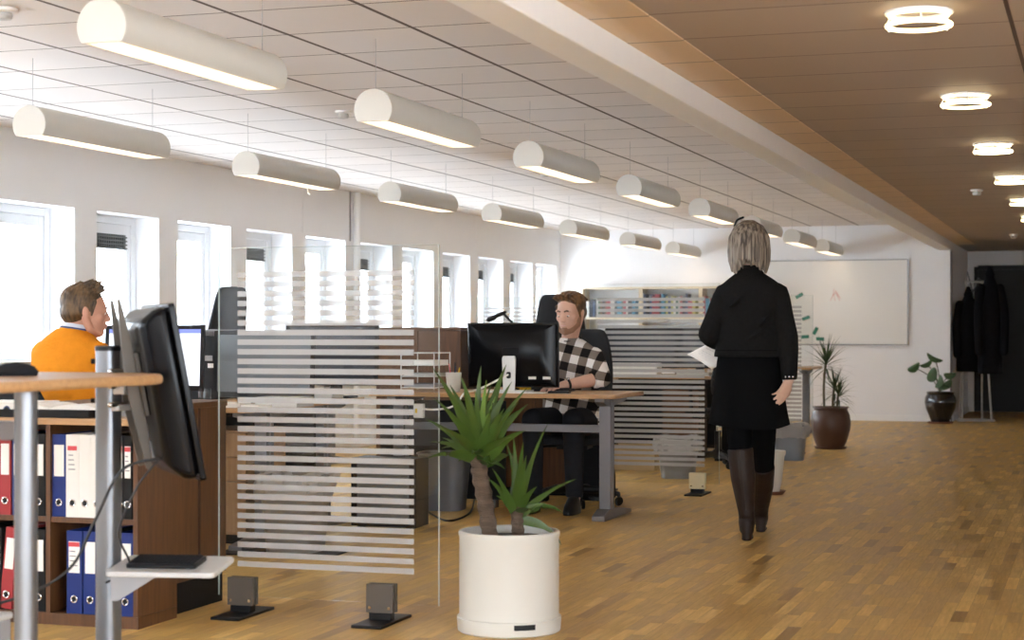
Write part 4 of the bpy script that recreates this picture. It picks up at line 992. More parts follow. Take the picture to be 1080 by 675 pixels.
p = P(312, 582); bin_('translucent waste bin with a clear bag behind the nearest glass screen', (p.x, p.y, 0), .165, .38, 'binc', True, sq=4)
p = P(712, 505); bin_('waste bin with a clear bag behind the second glass screen', (p.x, p.y + .1, 0), .155, .30, 'binc', True, sq=4)
p = P(833, 485); bin_('blue-grey waste bin with a clear bag left of the brown clay pot', (p.x, p.y, 0), .150, .30, 'bing', True, sq=4)
p = P(300, 590)
sheets('floor_mat', 'flat black plate on the floor under the translucent waste bin', 'plate', (P(312, 582).x - .05, P(312, 582).y, 0), .62, .42, .006, 'bblack', .05)
bpy.data.objects['floor_mat']
p = P(665, 497)
t = thing('cardboard_box', 'low cardboard box on the floor behind the second glass screen', 'box', (p.x - .02, p.y + .25, 0), .1)
b = MB(); b.box(-.17, .17, -.12, .12, 0, .006); 
for (x0, x1, y0, y1) in ((-.17, .17, -.12, -.114), (-.17, .17, .114, .12), (-.17, -.164, -.114, .114), (.164, .17, -.114, .114)): b.box(x0, x1, y0, y1, .006, .2)
b.obj('box_body', M['card'], t, smooth=0)
MB().box(-.17, .17, -.19, -.12, .199, .203, Tm((0, 0, 0), .12)).obj('box_flap', M['card'], t, smooth=0)
# floor cables near the bin
tag(MB().tube(curve_pts([P(444, 535, .006), P(470, 549, .006), P(494, 542, .006), P(500, 528, .006), P(503, 505, .12), P(503, 480, .3)]), .006, 8).obj('cable', M['cable']), 'black cable curling on the floor round the dark grey waste bin', 'cable')
tag(MB().tube(curve_pts([P(340, 532, .006), P(380, 540, .006), P(420, 533, .006), P(440, 538, .006)]), .006, 8).obj('cable', M['cable']), 'black cable lying on the floor behind the nearest glass screen', 'cable')
t = thing('privacy_panel', 'black modesty panel under the left half of the plaid-shirted man\'s desk', 'panel', (-3.98, 10.575, 0))
MB().box(-.46, .40, -.01, .01, .05, .68).obj('board', M['bblack'], t, smooth=0)
for x in (-.40, .28): MB().box(x, x + .06, -.04, .04, 0, .05).obj('foot', M['steel'], t, smooth=0)
# pc tower behind the glass
t = thing('computer_tower', 'grey computer tower on the floor right of the translucent bin, behind the glass screen', 'computer', (XatY(388, 9.3) + .12, 9.24, 0))
MB().box(-.2, .2, 0, .2, .01, .40).obj('case', M['black'], t, bevel=.004)
MB().box(-.16, .16, -.006, 0, .03, .38).obj('front_panel', M['bin'], t, bevel=.002)
for x in (-.17, .13): MB().box(x, x + .04, .02, .18, 0, .01).obj('foot', M['black'], t, smooth=0)

# ================================================================ plants
def blade(b, base, d, up, Ln, w, droop, n=8, fold=.25, twist=0, face=0.0):
    "a pointed leaf: starts along d*cos+up, bends down by droop"
    d = Vector((d[0], d[1], 0)).normalized(); side = Vector((-d.y, d.x, 0)); p = Vector(base); e = up; vs = []
    for i in range(n + 1):
        f = i / n; ww = w * (.55 + .45 * math.sin(PI * min(1, f * 1.5 + .1))) * (1 - f ** 3.2) if f < 1 else .0005
        dirv = d * math.cos(e) + Vector((0, 0, 1)) * math.sin(e); nrm = side.cross(dirv)
        sv = side
        if face:
            q_ = dirv.cross(Vector((-SY * -1, -CY, 0))); q_ = q_ if q_.dot(side) >= 0 else -q_
            sv = (side * (1 - face) + q_ * face); sv = (sv - dirv * sv.dot(dirv)).normalized(); nrm = sv.cross(dirv)
        vs += [p - sv * ww + nrm * ww * fold * -1, p.copy() , p + sv * ww + nrm * ww * fold * -1]
        p = p + dirv * (Ln / n); e -= droop / n * (0.4 + 1.2 * f)
    o = len(b.v); fs = []
    for i in range(n):
        for j in range(2): fs.append((i * 3 + j, i * 3 + j + 1, (i + 1) * 3 + j + 1, (i + 1) * 3 + j))
    b.add(vs, fs)
def crown(b, base, n, Ln, w, rr, up=(-.25, 1.35), droop=(.4, 1.2), jit=.06):
    for i in range(n):
        f = i / (n - 1); a = i * 2.399 + rr.uniform(-.2, .2); e = up[0] + (up[1] - up[0]) * f ** .8
        l = Ln * rr.uniform(.78, 1.05) * (.85 if f > .85 else 1)
        bz = Vector(base) + Vector((math.cos(a) * .015, math.sin(a) * .015, -jit * (1 - f)))
        blade(b, bz, (math.cos(a), math.sin(a)), e, l, w * rr.uniform(.8, 1.1), rr.uniform(*droop) * (1.1 - .6 * f))
rr = random.Random(11)
px0, py0 = -2.115, 6.24
px0 = XatY(537, py0)
pd = depth(px0, py0); sc = pd / FPX
t = thing('potted_yucca', 'yucca with two bark stems in the large white cylindrical pot', 'plant', (px0, py0, 0))
pot = MB().lathe([(.183, .026), (.187, .03), (.187, .352), (.190, .358), (.190, .372), (.186, .376), (.176, .376), (.174, .345), (.02, .344)], n=56).obj('pot', M['pot'], t, smooth=30)
MB().lathe([(.02, 0), (.185, 0), (.193, .006), (.196, .045), (.196, .056), (.188, .058), (.184, .05), (.02, .02)], n=56).obj('saucer', M['pot'], t, smooth=30)
Ts = Tm((0, 0, 0), 0, 0, -PI / 2 + math.radians(10) + .45)
vs = []
for i in range(7):
    a = -.21 + .42 * i / 6
    for z in (.030, .050): vs.append(Ts @ Vector((.1972 * math.cos(a), .1972 * math.sin(a), z)))
MB().add(vs, [(2 * i, 2 * i + 2, 2 * i + 3, 2 * i + 1) for i in range(6)]).obj('water_slot', M['black'], t)
MB().lathe([(.005, .352), (.09, .350), (.174, .346)], n=40, caps=False).obj('soil', M['soil'], t)
right = Vector((CY, SY, 0)); 
def yl(u, v, off=0.0): return Vector(((u - 537) * sc * CY - off * SY, (u - 537) * sc * SY + off * CY, EYE - (v - HV) * sc))
tp = [yl(517, 568), yl(514, 545), yl(510, 520), yl(506, 500), yl(505, 486)]
MB().tube(curve_pts(tp, 6), [.031 + .003 * math.sin(i * 1.7) for i in range(25)], 14).obj('stem', M['trunk'], t)
tp2 = [yl(547, 570, .04), yl(546, 555, .04), yl(545, 540, .04)]
MB().tube(curve_pts(tp2, 6), [.024 + .002 * math.sin(i * 2) for i in range(13)], 12).obj('stem', M['trunk'], t)
b = MB()
top = yl(506, 487)
leafs = [ # tip positions (u, v) aimed for the big head
 (458, 408), (455, 455), (460, 480), (466, 462), (476, 430), (490, 420), (503, 425), (512, 407), (522, 420), (532, 412), (545, 432), (552, 440), (470, 492), (486, 498), (536, 470), (548, 462), (528, 495), (540, 486), (498, 440), (518, 440), (480, 445), (530, 440), (464, 440), (470, 470), (462, 492), (484, 412), (494, 450), (542, 452), (538, 425), (552, 428), (500, 490), (516, 498), (470, 424), (524, 450)]
for i, (u, v) in enumerate(leafs):
    off = rr.uniform(-.17, .17); tip = yl(u, v, off); dv = tip - top; hd = Vector((dv.x, dv.y, 0)); Ln = dv.length * 1.22
    e = math.atan2(dv.z, hd.length); dr = .35 + .5 * max(0, .8 - e); 
    blade(b, top + Vector((0, 0, rr.uniform(-.03, .02))), (hd.x, hd.y), e + dr * .55, Ln, .026 * rr.uniform(.85, 1.15), dr, 9, face=rr.uniform(.35, .9))
b.obj('leaf_crown', M['leaf'], t, smooth=60)
b = MB()
for i, (u, v) in enumerate(((514, 408), (500, 418), (524, 424), (470, 440), (494, 430))):
    tip = yl(u, v, -.06 + .03 * i); dv = tip - top; hd = Vector((dv.x, dv.y, 0)); e = math.atan2(dv.z, hd.length)
    blade(b, top + Vector((0, 0, .01)), (hd.x, hd.y), e + .12, dv.length * 1.05, .021, .28, 9, face=.8)
b.obj('young_leaves', M['leafy'], t, smooth=60)
top = yl(545, 545, .04); b = MB()
for (u, v) in ((607, 513), (581, 452), (583, 580), (591, 558), (520, 495), (530, 478), (540, 470), (552, 474), (560, 500), (516, 512), (566, 520), (530, 520), (555, 488), (574, 535), (524, 530), (563, 545), (548, 490)):
    off = rr.uniform(-.12, .10); tip = yl(u, v, off); dv = tip - top; hd = Vector((dv.x, dv.y, 0)); e = math.atan2(dv.z, hd.length); dr = .35 + .5 * max(0, .8 - e)
    if v > 550: dr = 1.3
    blade(b, top + Vector((0, 0, rr.uniform(-.02, .02))), (hd.x, hd.y), e + dr * .5, dv.length * 1.1, .020 * rr.uniform(.85, 1.15), dr, 9, face=rr.uniform(.35, .9))
b.obj('leaf_crown', M['leaf'], t, smooth=60)

# dracaena in the brown clay pot
p = P(876, 473); t = thing('potted_dracaena', 'thin-leaved dracaena in a big brown glazed clay pot', 'plant', (p.x, p.y, 0)); rr = random.Random(5)
MB().lathe([(.02, .02), (.13, .022), (.15, .06), (.185, .18), (.192, .25), (.178, .33), (.158, .372), (.162, .385), (.172, .392), (.170, .402), (.155, .402), (.15, .37), (.02, .36)], n=48).obj('pot', M['terra'], t, smooth=40)
MB().lathe([(.02, 0), (.145, 0), (.158, .02), (.152, .024), (.02, .012)], n=44).obj('saucer', M['terra'], t)
MB().lathe([(.005, .385), (.15, .378)], n=32, caps=False).obj('soil', M['soil'], t)
for (x, h, cr, n) in ((-.06, .86, .30, 46), (.02, .62, .26, 30), (.06, .56, .22, 26)):
    MB().tube(curve_pts([(x, 0, .37), (x * 1.1, .01, .37 + (h - .37) * .5), (x * 1.0 + .02, .0, h)], 5), [.011] * 11, 8).obj('stem', M['stem'], t)
    b = MB(); crown(b, (x + .02, 0, h), n, cr, .009, rr, (-.6, 1.4), (.3, 1.0), .10); b.obj('leaf_crown', M['leafd'], t, smooth=60)
# rubber plant in the black pot
p = P(990, 446); p.y -= .12; p.x += .03; t = thing('potted_rubber_plant', 'round-leaved plant in a shiny black pot in front of the wall corner', 'plant', (p.x, p.y, 0)); rr = random.Random(9)
MB().lathe([(.02, .02), (.11, .022), (.125, .06), (.175, .18), (.190, .26), (.182, .32), (.160, .358), (.166, .372), (.170, .385), (.155, .388), (.148, .36), (.02, .35)], n=48).obj('pot', M['blackpot'], t, smooth=40)
MB().lathe([(.02, 0), (.145, 0), (.16, .018), (.152, .022), (.02, .012)], n=44).obj('saucer', M['saucer'], t)
MB().lathe([(.005, .37), (.148, .365)], n=32, caps=False).obj('soil', M['soil'], t)
s2 = depth(p.x, p.y) / FPX
def rl_(u, v, off=0): return Vector(((u - 990) * s2 * CY - off * SY, (u - 990) * s2 * SY + off * CY, EYE - (v - HV) * s2))
lv = MB()
for (u, v, sz, rot, off) in ((960, 387, .11, .55, -.1), (984, 377, .14, -.2, 0), (974, 383, .11, .5, -.05), (979, 395, .12, 1.0, -.12), (998, 395, .10, .2, -.1), (985, 402, .11, 1.2, -.15), (996, 405, .10, .7, -.05), (990, 407, .09, -.4, -.16)):
    c = rl_(u, v, off); sz *= .78
    MB().tube(curve_pts([(0, 0, .37), (c.x * .35, c.y * .35, .37 + (c.z - .37) * .6), (c.x, c.y, c.z)], 5), .006, 6).obj('leaf_stem', M['stem'], t)
    n = 14; vs = [c]; Rm = Euler((.9 + rr.uniform(-.4, .4), rr.uniform(-.3, .3), 0)).to_matrix()
    for i in range(n):
        a = 2 * PI * i / n; q = Vector((sz * math.cos(a), sz * .62 * math.sin(a) * (1 - .25 * math.cos(a)), -.012 + .02 * math.cos(2 * a)))
        q = Rm @ q; q = Vector((q.x * math.cos(rot) - q.z * math.sin(rot), q.y, q.x * math.sin(rot) + q.z * math.cos(rot)))
        q = Vector((q.x * CY - q.y * SY, q.x * SY + q.y * CY, q.z)); vs.append(c + q)
    lv.add(vs, [(0, 1 + i, 1 + (i + 1) % n) for i in range(n)])
lv.obj('leaves', M['leafr'], t, smooth=60)
# white flower pot behind the woman
p = P(811, 521); t = thing('flower_pot', 'white flower pot on a terracotta saucer behind the walking woman\'s boots', 'pot', (p.x, p.y, 0))
MB().lathe([(.02, .016), (.072, .018), (.09, .10), (.106, .26), (.114, .275), (.114, .30), (.104, .302), (.098, .26), (.02, .25)], n=40).obj('pot_body', M['pot'], t)
MB().lathe([(.02, 0), (.095, 0), (.118, .024), (.112, .026), (.02, .012)], n=40).obj('saucer', M['saucer'], t)

# ================================================================ coat rack
p = P(1026, 444); t = thing('coat_rack', 'white metal coat rack with splayed legs at the corridor corner', 'coat rack', (p.x, p.y, 0))
s3 = depth(p.x, p.y) / FPX
def cr(u, z, off=0): return Vector(((u - 1026) * s3 * CY - off * SY, (u - 1026) * s3 * SY + off * CY, z))
for (a, c) in (((1012, .02, -.12), (1019, 1.75, 0)), ((1043, .02, -.12), (1036, 1.75, 0)), ((1016, .02, .2), (1019, 1.75, 0)), ((1040, .02, .2), (1036, 1.75, 0))):
    MB().tube([cr(a[0], a[1], a[2]), cr(*c)], .012, 8, dome=False).obj('leg', M['lgrey'], t)
MB().box(-.02, .02, -.02, .02, 0, .02).tube([cr(1008, .012, -.12), cr(1046, .012, -.12)], .012, 8).tube([cr(1008, .012, -.12), cr(1013, .012, .2), cr(1042, .012, .2), cr(1046, .012, -.12)], .011, 8).obj('base_bar', M['lgrey'], t)
MB().tube([cr(1018, 1.75), cr(1037, 1.75)], .014, 8).obj('hanging_rail', M['lgrey'], t)
MB().tube([cr(1019, 1.75), cr(1020, 1.88), cr(1026, 1.62)], .008, 8).tube([cr(1036, 1.75), cr(1032, 1.80), cr(1026, 1.62)], .008, 8).obj('hook', M['steel'], t)
def coat(lab, u, ztop, zbot, w, off, nm='coat'):
    c = cr(u, 0, off); o = thing(nm, lab, 'coat', (p.x + c.x, p.y + c.y, zbot), YAW)
    H_ = ztop - zbot; b = MB()
    b.rings([(0, w * .95, .09), (H_ * .3, w * .92, .10), (H_ * .6, w * .9, .10), (H_ * .80, w * .82, .09), (H_ * .92, w * .42, .07), (H_, w * .16, .045)], 30, power=2.3)
    b.fused('coat_body', M['coat'], o, .02, 4)
    for s in (-1, 1):
        MB().tube(curve_pts([(s * w * .72, -.03, H_ * .84), (s * w * 1.0, -.06, H_ * .6), (s * w * .95, -.075, H_ * .22)], 5), [.055] * 11, 12).obj('sleeve', M['coat'], o)
    MB().tube([(0, -.0, H_ * .97), (0, -.0, H_ + .04)], [.06, .03], 12).obj('hood', M['coat'], o)
coat('black coat hanging on the left side of the coat rack, its front towards us', 1019, 1.62, .62, .16, -.10)
coat('longer black coat with hood hanging on the right side of the coat rack', 1035, 1.86, .60, .16, -.40)
# ================================================================ people
def hand(b, W, side=1, curl=(.35, .4, .45, .5), thumb=.5, spread=.12, s=1.0):
    "hand in frame W: wrist at origin, fingers along +y, back of the hand +z; side=+1: thumb at -x"
    pl = [(0, 0, 0), (0, .03, 0), (0, .065, 0), (0, .088, -.002)]
    b.tube([Vector(p) * s for p in pl], [(.027 * s, .017 * s), (.036 * s, .017 * s), (.041 * s, .014 * s), (.038 * s, .011 * s)], 14, ref=(1, 0, 0), T=W)
    for i, (x, ln, r) in enumerate(((-.030, .072, .0088), (-.010, .080, .0092), (.011, .074, .0088), (.030, .060, .0078))):
        x *= side; p = Vector((x, .082 - .006 * abs(i - 1), -.002)); pts = [p]; a = 0; yaw = side * (i - 1.5) * spread
        for q, f in enumerate((.45, .32, .23)):
            a += curl[i] * (1.0, 1.2, .8)[q]
            d = Vector((math.sin(yaw) * math.cos(a), math.cos(yaw) * math.cos(a), -math.sin(a)))
            p = p + d * ln * f * 1.08; pts.append(p)
        b.tube([(pts[0] - Vector((0, .02, 0))) * s] + [v * s for v in pts], [r * s * .95, r * s, r * s * .95, r * s * .88, r * s * .74], 10, T=W)
    tb = [Vector((-.022 * side, .015, -.006)), Vector((-.044 * side, .040, -.014)), Vector((-.056 * side, .066, -.014 - .02 * thumb)), Vector((-.054 * side, .090, -.018 - .04 * thumb))]
    b.tube([v * s for v in tb], [.0135 * s, .0120 * s, .0104 * s, .0082 * s], 10, T=W)
def frame(o, y, z):
    "matrix with origin o, local y along y and local z near z"
    y = Vector(y).normalized(); z = Vector(z); x = y.cross(z).normalized(); z = x.cross(y)
    m = Matrix.Identity(4)
    for i, v in enumerate((x, y, z)):
        for j in range(3): m[j][i] = v[j]
    m.translation = Vector(o); return m
def head(b, H, jaw=1.0, nose=1.0, s=1.0, ears=True):
    "head in frame H: origin at the middle of the head, face along +y"
    def B(c, r, R=None): b.ball(Vector(c) * s, tuple(x * s for x in r), 20, T=H, R=R)
    B((0, -.012, .036), (.076, .096, .086))
    B((0, .018, .010), (.070, .076, .085))
    B((0, .030, -.045), (.058 * jaw, .058, .066))
    B((0, .052, -.086), (.030 * jaw, .036, .028))                  # chin
    for sd in (-1, 1):
        b.tube([Vector((sd * .064, -.005, -.03)) * s, Vector((sd * .056 * jaw, .012, -.074)) * s, Vector((sd * .026, .060, -.098)) * s], [.017 * s, .018 * s, .016 * s], 10, T=H)
        B((sd * .040, .055, -.020), (.025, .022, .024))            # cheek bone
        B((sd * .031, .079, .024), (.027, .011, .008))             # brow ridge
        B((sd * .031, .074, .004), (.019, .014, .011))             # eye lid
        B((sd * .011, .098, -.031), (.0085, .010, .0075))          # nostril
        if ears:
            R = Euler((.1, sd * .18, sd * -.35)).to_matrix()
            B((sd * .078, -.008, -.004), (.0085, .018, .027), R)
    b.tube([Vector((0, .083, .016)) * s, Vector((0, .095, -.008)) * s, Vector((0, .1010 + .003 * nose, -.027)) * s], [.0085 * s, .0105 * s, .0125 * s], 12, T=H)
    B((0, .088, -.0545), (.023, .012, .0052)); B((0, .086, -.0645), (.020, .013, .0062))
    B((0, .078, -.048), (.028, .014, .016))
def face_bits(t, H, s=1.0, lid=.4, brow='brownhair', skin='skin'):
    for sd in (-1, 1):
        e = MB().ball(Vector((sd * .031, .0775, .002)) * s, .0118 * s, 16, T=H).obj('eye', M['paper'], t)
        MB().ball(Vector((sd * .031, .0868 - .002 * lid, -.001 - .0068 * lid)) * s, .0046 * s, 12, T=H).obj('iris', M['boot'], e)
        MB().ball(Vector((sd * .031, .0772, .0085 - .0045 * lid)) * s, (.0142 * s, .0136 * s, .0105 * s), 16, T=H).obj('eyelid', M[skin], t)
        MB().tube([Vector((sd * .014, .0925, .021)) * s, Vector((sd * .030, .0925, .026)) * s, Vector((sd * .048, .080, .021)) * s], [(.0030 * s, .0045 * s), (.0036 * s, .005 * s), (.002 * s, .003 * s)], 8, T=H).obj('eyebrow', M[brow], t)
    MB().tube([Vector((-.020, .0925, -.0597)) * s, Vector((0, .1000, -.0592)) * s, Vector((.020, .0925, -.0597)) * s], [.0012 * s, .0018 * s, .0012 * s], 8, T=H).obj('mouth_line', M['inkred'], t)
def short_hair(b, H, s, seed, front=0.0, quiff=.03, back=-.055, spiky=0.0):
    rr = random.Random(seed)
    b.ball(Vector((0, -.022, .050)) * s, (.0795 * s, .098 * s, .084 * s), 24, T=H)
    b.ball(Vector((0, -.052, .005)) * s, (.073 * s, .066 * s, .066 * s), 20, T=H)
    b.ball(Vector((0, .026 - front, .098)) * s, (.064 * s, .052 * s, .034 * s), 20, T=H)
    for sd in (-1, 1):
        b.tube([Vector((sd * .074, .030, .045)) * s, Vector((sd * .0755, .022, .012)) * s, Vector((sd * .0745, .018, -.016)) * s], [.011 * s, .009 * s, .005 * s], 8, T=H)
        b.ball(Vector((sd * .058, -.020, .022)) * s, (.023 * s, .040 * s, .045 * s), 14, T=H)
    for i in range(90):
        a = rr.uniform(-1.1, 1.1); y0 = rr.uniform(-.09, .07 - front)
        x0 = .07 * math.sin(a); z0 = .05 + .078 * math.cos(a) * math.sqrt(max(.05, 1 - (y0 + .01) ** 2 / .012))
        d = Vector((rr.uniform(-.02, .02), .035 * rr.uniform(.6, 1.2), .006 + quiff * rr.random() * (1 + spiky * (y0 > .02))))
        p = Vector((x0, y0, z0 - .004)); b.tube([p * s, (p + d * .5) * s, (p + d + Vector((0, .004, -.004 if not spiky else .006))) * s], [.009 * s, .008 * s, .0035 * s], 6, T=H)

# ---------------------------------------------------------------- woman walking away
wd_ = 9.42; a_, b_ = ray(792)
wx, wy = a_ * wd_, b_ * wd_; wrz = YAW - math.atan((792 - 540) / FPX); S = wd_ / FPX
t = thing('person', 'woman with grey-blond bob in black jacket and skirt walking away with papers in her hand', 'person', (wx, wy, 0), wrz)
def wl(u, v, y=0.0):
    k = (wd_ + y) / FPX; return Vector(((u - 792) * k, y, EYE - (v - HV) * k))
b = MB()
Hw = Tm((-.012, .035, 1.592), -.10, 0, .06)
head(b, Hw, .92, .8)
b.tube([(-.01, .01, 1.36), (-.012, .02, 1.43), (-.012, .03, 1.52)], [.062, .052, .055], 16)
b.rings([(.84, .130, .085, -.008, .02), (.93, .138, .092, -.008, .02), (1.02, .13, .085, -.008, .015), (1.10, .135, .09), (1.22, .15, .105), (1.32, .165, .10), (1.38, .12, .075), (1.43, .05, .05)], 28)
lsh, lel, lwr = Vector((-.132, .0, 1.325)), Vector((-.228, -.02, 1.105)), Vector((-.185, .20, 1.06))
rsh, rel, rwr = Vector((.138, 0, 1.325)), Vector((.196, -.045, 1.09)), wl(832, 401, -.06)
for sh, el, wr in ((lsh, lel, lwr), (rsh, rel, rwr)):
    b.tube([sh, (sh + el) / 2, el], [.050, .043, .038], 14); b.tube([el, el.lerp(wr, .35), wr], [.038, .037, .026], 14)
hd = wl(819, 430, -.12) - rwr
hand(b, frame(rwr, hd, (.75, -.65, .1)), side=1, curl=(.30, .34, .38, .44), thumb=.55, s=.98, spread=.035)
hand(b, frame(lwr, (.05, 1, .05), (-.5, 0, 1)), side=1, curl=(.7, .75, .8, .8), thumb=.9, s=.92)
lh, lk, la = Vector((-.066, .02, .86)), Vector((-.058, .0, .50)), Vector((-.022, -.005, .13))
rh, rk, ra = Vector((.060, .02, .86)), wl(804, 490, .22), wl(802, 540, .42)
b.tube([lh, lh.lerp(lk, .5), lk], [.078, .070, .056], 16); b.tube([lk, lk.lerp(la, .35), la], [.054, .055, .036], 16)
b.tube([rh, rh.lerp(rk, .5), rk], [.078, .070, .056], 16); b.tube([rk, rk.lerp(ra, .35), ra], [.054, .055, .036], 16)
b.tube([la, la + Vector((0, .06, -.075)), la + Vector((0, .15, -.10))], [.034, .032, .026], 12)
b.tube([ra, ra + Vector((0, .06, -.055)), ra + Vector((0, .15, -.075))], [.034, .032, .026], 12)
b.fused('body', M['skin3'], t, .0055, 3)
face_bits(t, Hw, brow='brownhair', skin='skin3')
# tights
b = MB()
b.tube([lh, lh.lerp(lk, .5), lk, lk.lerp(la, .3)], [.086, .078, .064, .062], 18, dome=False); b.tube([rh, rh.lerp(rk, .5), rk, rk.lerp(ra, .3)], [.086, .078, .064, .062], 18, dome=False)
b.fused('tights', M['tights'], t, .008, 2)
# boots
for kn, an, hz in ((lk, la, 0.0), (rk, ra, 0.0)):
    b = MB(); tp_ = kn.lerp(an, .02)
    b.tube([tp_, kn.lerp(an, .2), kn.lerp(an, .45), kn.lerp(an, .7), kn.lerp(an, .9), an], [.069, .068, .066, .055, .045, .043], 20, dome=False)
    z0 = .0 if kn is lk else 0.0
    hz_ = an.z
    b.tube([an + Vector((0, .0, .02)), Vector((an.x, an.y + .02, hz_ * .70)), Vector((an.x, an.y + .09, .050)), Vector((an.x + .005, an.y + .17, .030))], [.043, (.044, .042), (.040, .034), (.034, .020)], 16, ref=(1, 0, 0))
    b.rings([(.001, .027, .026, an.x, an.y - .012), (.03, .027, .027, an.x, an.y - .010), (.075, .036, .034, an.x, an.y - .004), (.11, .041, .040, an.x, an.y)], 20)
    b.rings([(.001, .033, .10, an.x + .004, an.y + .10), (.012, .034, .10, an.x + .004, an.y + .10)], 20)
    o = b.fused('boot', M['boot'], t, .006, 2)
    q = MB(); q.tube([kn.lerp(an, .03) + Vector((0, -.068, 0)), kn.lerp(an, .5) + Vector((0, -.066, 0)), kn.lerp(an, .9) + Vector((0, -.046, 0))], .0025, 6); q.obj('back_seam', M['boot'], o)
# skirt
n = 40; b = MB(); vs = []
lv = [(1.04, .156, .110, 0), (.96, .168, .124, 0), (.88, .178, .134, 0), (.78, .192, .145, .004), (.70, .204, .160, .008), (.613, .218, .178, .012)]
def pleat(a, z): return 1 + .035 * math.sin(5 * a + .6) * max(0, (.95 - z) / .35)
for (z, hw, hdp, w_) in lv:
    for j in range(n):
        a = 2 * PI * j / n; r = pleat(a, z); vs.append(Vector((-.014 + hw * r * math.cos(a), .02 + hdp * r * math.sin(a), z + (.012 * math.sin(2 * a + 1) if z < .65 else 0))))
for (z, hw, hdp, w_) in reversed(lv):
    for j in range(n):
        a = 2 * PI * j / n; r = pleat(a, z); vs.append(Vector((-.014 + (hw * r - .004) * math.cos(a), .02 + (hdp * r - .004) * math.sin(a), z + (.012 * math.sin(2 * a + 1) if z < .65 else 0))))
k = 2 * len(lv); fs = [(i * n + j, i * n + (j + 1) % n, ((i + 1) % k) * n + (j + 1) % n, ((i + 1) % k) * n + j) for i in range(k) for j in range(n)]
b.add(vs, fs); b.obj('skirt', M['skirt'], t, smooth=60)
# jacket
b = MB()
b.rings([(.985, .183, .132, -.014, .012), (1.00, .183, .132, -.014, .012), (1.06, .170, .120, -.013, .012), (1.14, .163, .113, -.012, .01), (1.24, .172, .118, -.008, .006), (1.32, .182, .112, .004, .0), (1.365, .166, .096, .002, 0), (1.400, .126, .082, -.002, .005), (1.432, .080, .066, -.006, .012), (1.462, .062, .060, -.01, .018)], 32, power=2.3)
for sh, el, wr in ((lsh, lel, lwr), (rsh, rel, rwr)):
    b.tube([sh.lerp(el, -.10), sh.lerp(el, .15), sh.lerp(el, .5), el, el.lerp(wr, .3), el.lerp(wr, .7), el.lerp(wr, .99)], [.060, .064, .058, .055, .054, .047, .042], 18, dome=False)
    b.ball(el, .054, 14); b.ball(sh, .058, 16)
for z, x, ln in ((1.28, -.08, .12), (1.12, .05, .16), (1.20, .09, .1)):
    b.tube([(x - ln / 2, -.108, z - .05), (x, -.118, z), (x + ln / 2, -.100, z + .06)], [.004, .010, .004], 8)
jk = b.fused('jacket', M['jacket'], t, .007, 3)
q = MB(); q.rings([(1.018, .1790, .1305, -.0135, .011), (1.024, .1785, .1300, -.0135, .011)], 48, power=2.3); q.obj('hem_seam', M['skirt'], jk)
q = MB().rings([(1.455, .064, .062, -.010, .018), (1.478, .058, .058, -.011, .020), (1.478, .052, .052, -.011, .020), (1.455, .056, .056, -.01, .018)], 32); q.obj('collar', M['jacket'], jk)
MB().tube([(.050, -.02, 1.474), (.062, .01, 1.483), (.052, .05, 1.486)], .007, 8).obj('shirt_collar', M['paper'], t)
for dz in (.0, .02, .04):
    p_ = rel.lerp(rwr, .93) + Vector((-.02 + dz * .95, -.043 + abs(dz - .02) * .25, .004)); MB().ball(p_, .0055, 10).obj('cuff_button', M['chrome'], jk)
# hair: a bob of many fused strands
b = MB(); rr = random.Random(4); Hh = Hw
b.ball((0, -.012, .040), (.088, .104, .082), 24, T=Hh)
b.rings([(-.115, .078, .050, 0, -.052), (-.06, .092, .070, 0, -.040), (0, .096, .088, 0, -.028), (.05, .09, .096, 0, -.016)], 28, T=Hh)
for i in range(120):
    a = PI * (-.20 + 1.40 * i / 119) + PI + rr.uniform(-.03, .03)      # round the back and the sides
    ca, sa = math.cos(a), math.sin(a); lo = -.135 + .018 * math.sin(3 * a) + rr.uniform(-.018, .014)
    k1 = rr.uniform(.96, 1.06)
    pts = [(.030 * ca, .030 * sa - .012, .120), (.074 * ca, .082 * sa - .012, .090), (.098 * ca * k1, .106 * sa * k1 - .014, .036), (.104 * ca * k1, .102 * sa * k1 - .022, -.04), (.101 * ca * k1, .088 * sa * k1 - .030, -.095), (.092 * ca * k1, .076 * sa * k1 - .034, lo)]
    b.tube(pts, [.007, .0085, .009, .0088, .008, .004], 6, T=Hh)
hr = b.fused('hair', M['bob'], t, .0036, 1)
MB().tube(curve_pts([Hh @ Vector((-.075, .03, .105)), Hh @ Vector((-.062, -.01, .130)), Hh @ Vector((-.030, -.02, .143))], 4), .006, 8).obj('hair_clip', M['black'], hr)
# papers in her left hand
q = [wl(757, 357, .14), wl(725, 374, .20), wl(751, 389, .16), wl(785, 370, .12)]
b = MB(); n = 8; vs = []
for i in range(n + 1):
    for j in range(n + 1):
        f, g = i / n, j / n; p_ = (q[0] * (1 - f) + q[1] * f) * (1 - g) + (q[3] * (1 - f) + q[2] * f) * g
        p_ = p_ + Vector((0, .018 * math.sin(PI * f) * (.4 + g), .004 * math.sin(4 * g))); vs.append(p_)
fs = [(i * (n + 1) + j, i * (n + 1) + j + 1, (i + 1) * (n + 1) + j + 1, (i + 1) * (n + 1) + j) for i in range(n) for j in range(n)]
b.add(vs, fs); o = b.obj('paper_sheet', M['paper'], smooth=60); o.location = (wx, wy, 0); o.rotation_euler = (0, 0, wrz)
so = o.modifiers.new('S', 'SOLIDIFY'); so.thickness = .002
tag(o, 'loose white printed pages held at the walking woman\'s left side', 'paper')
tx = MB()
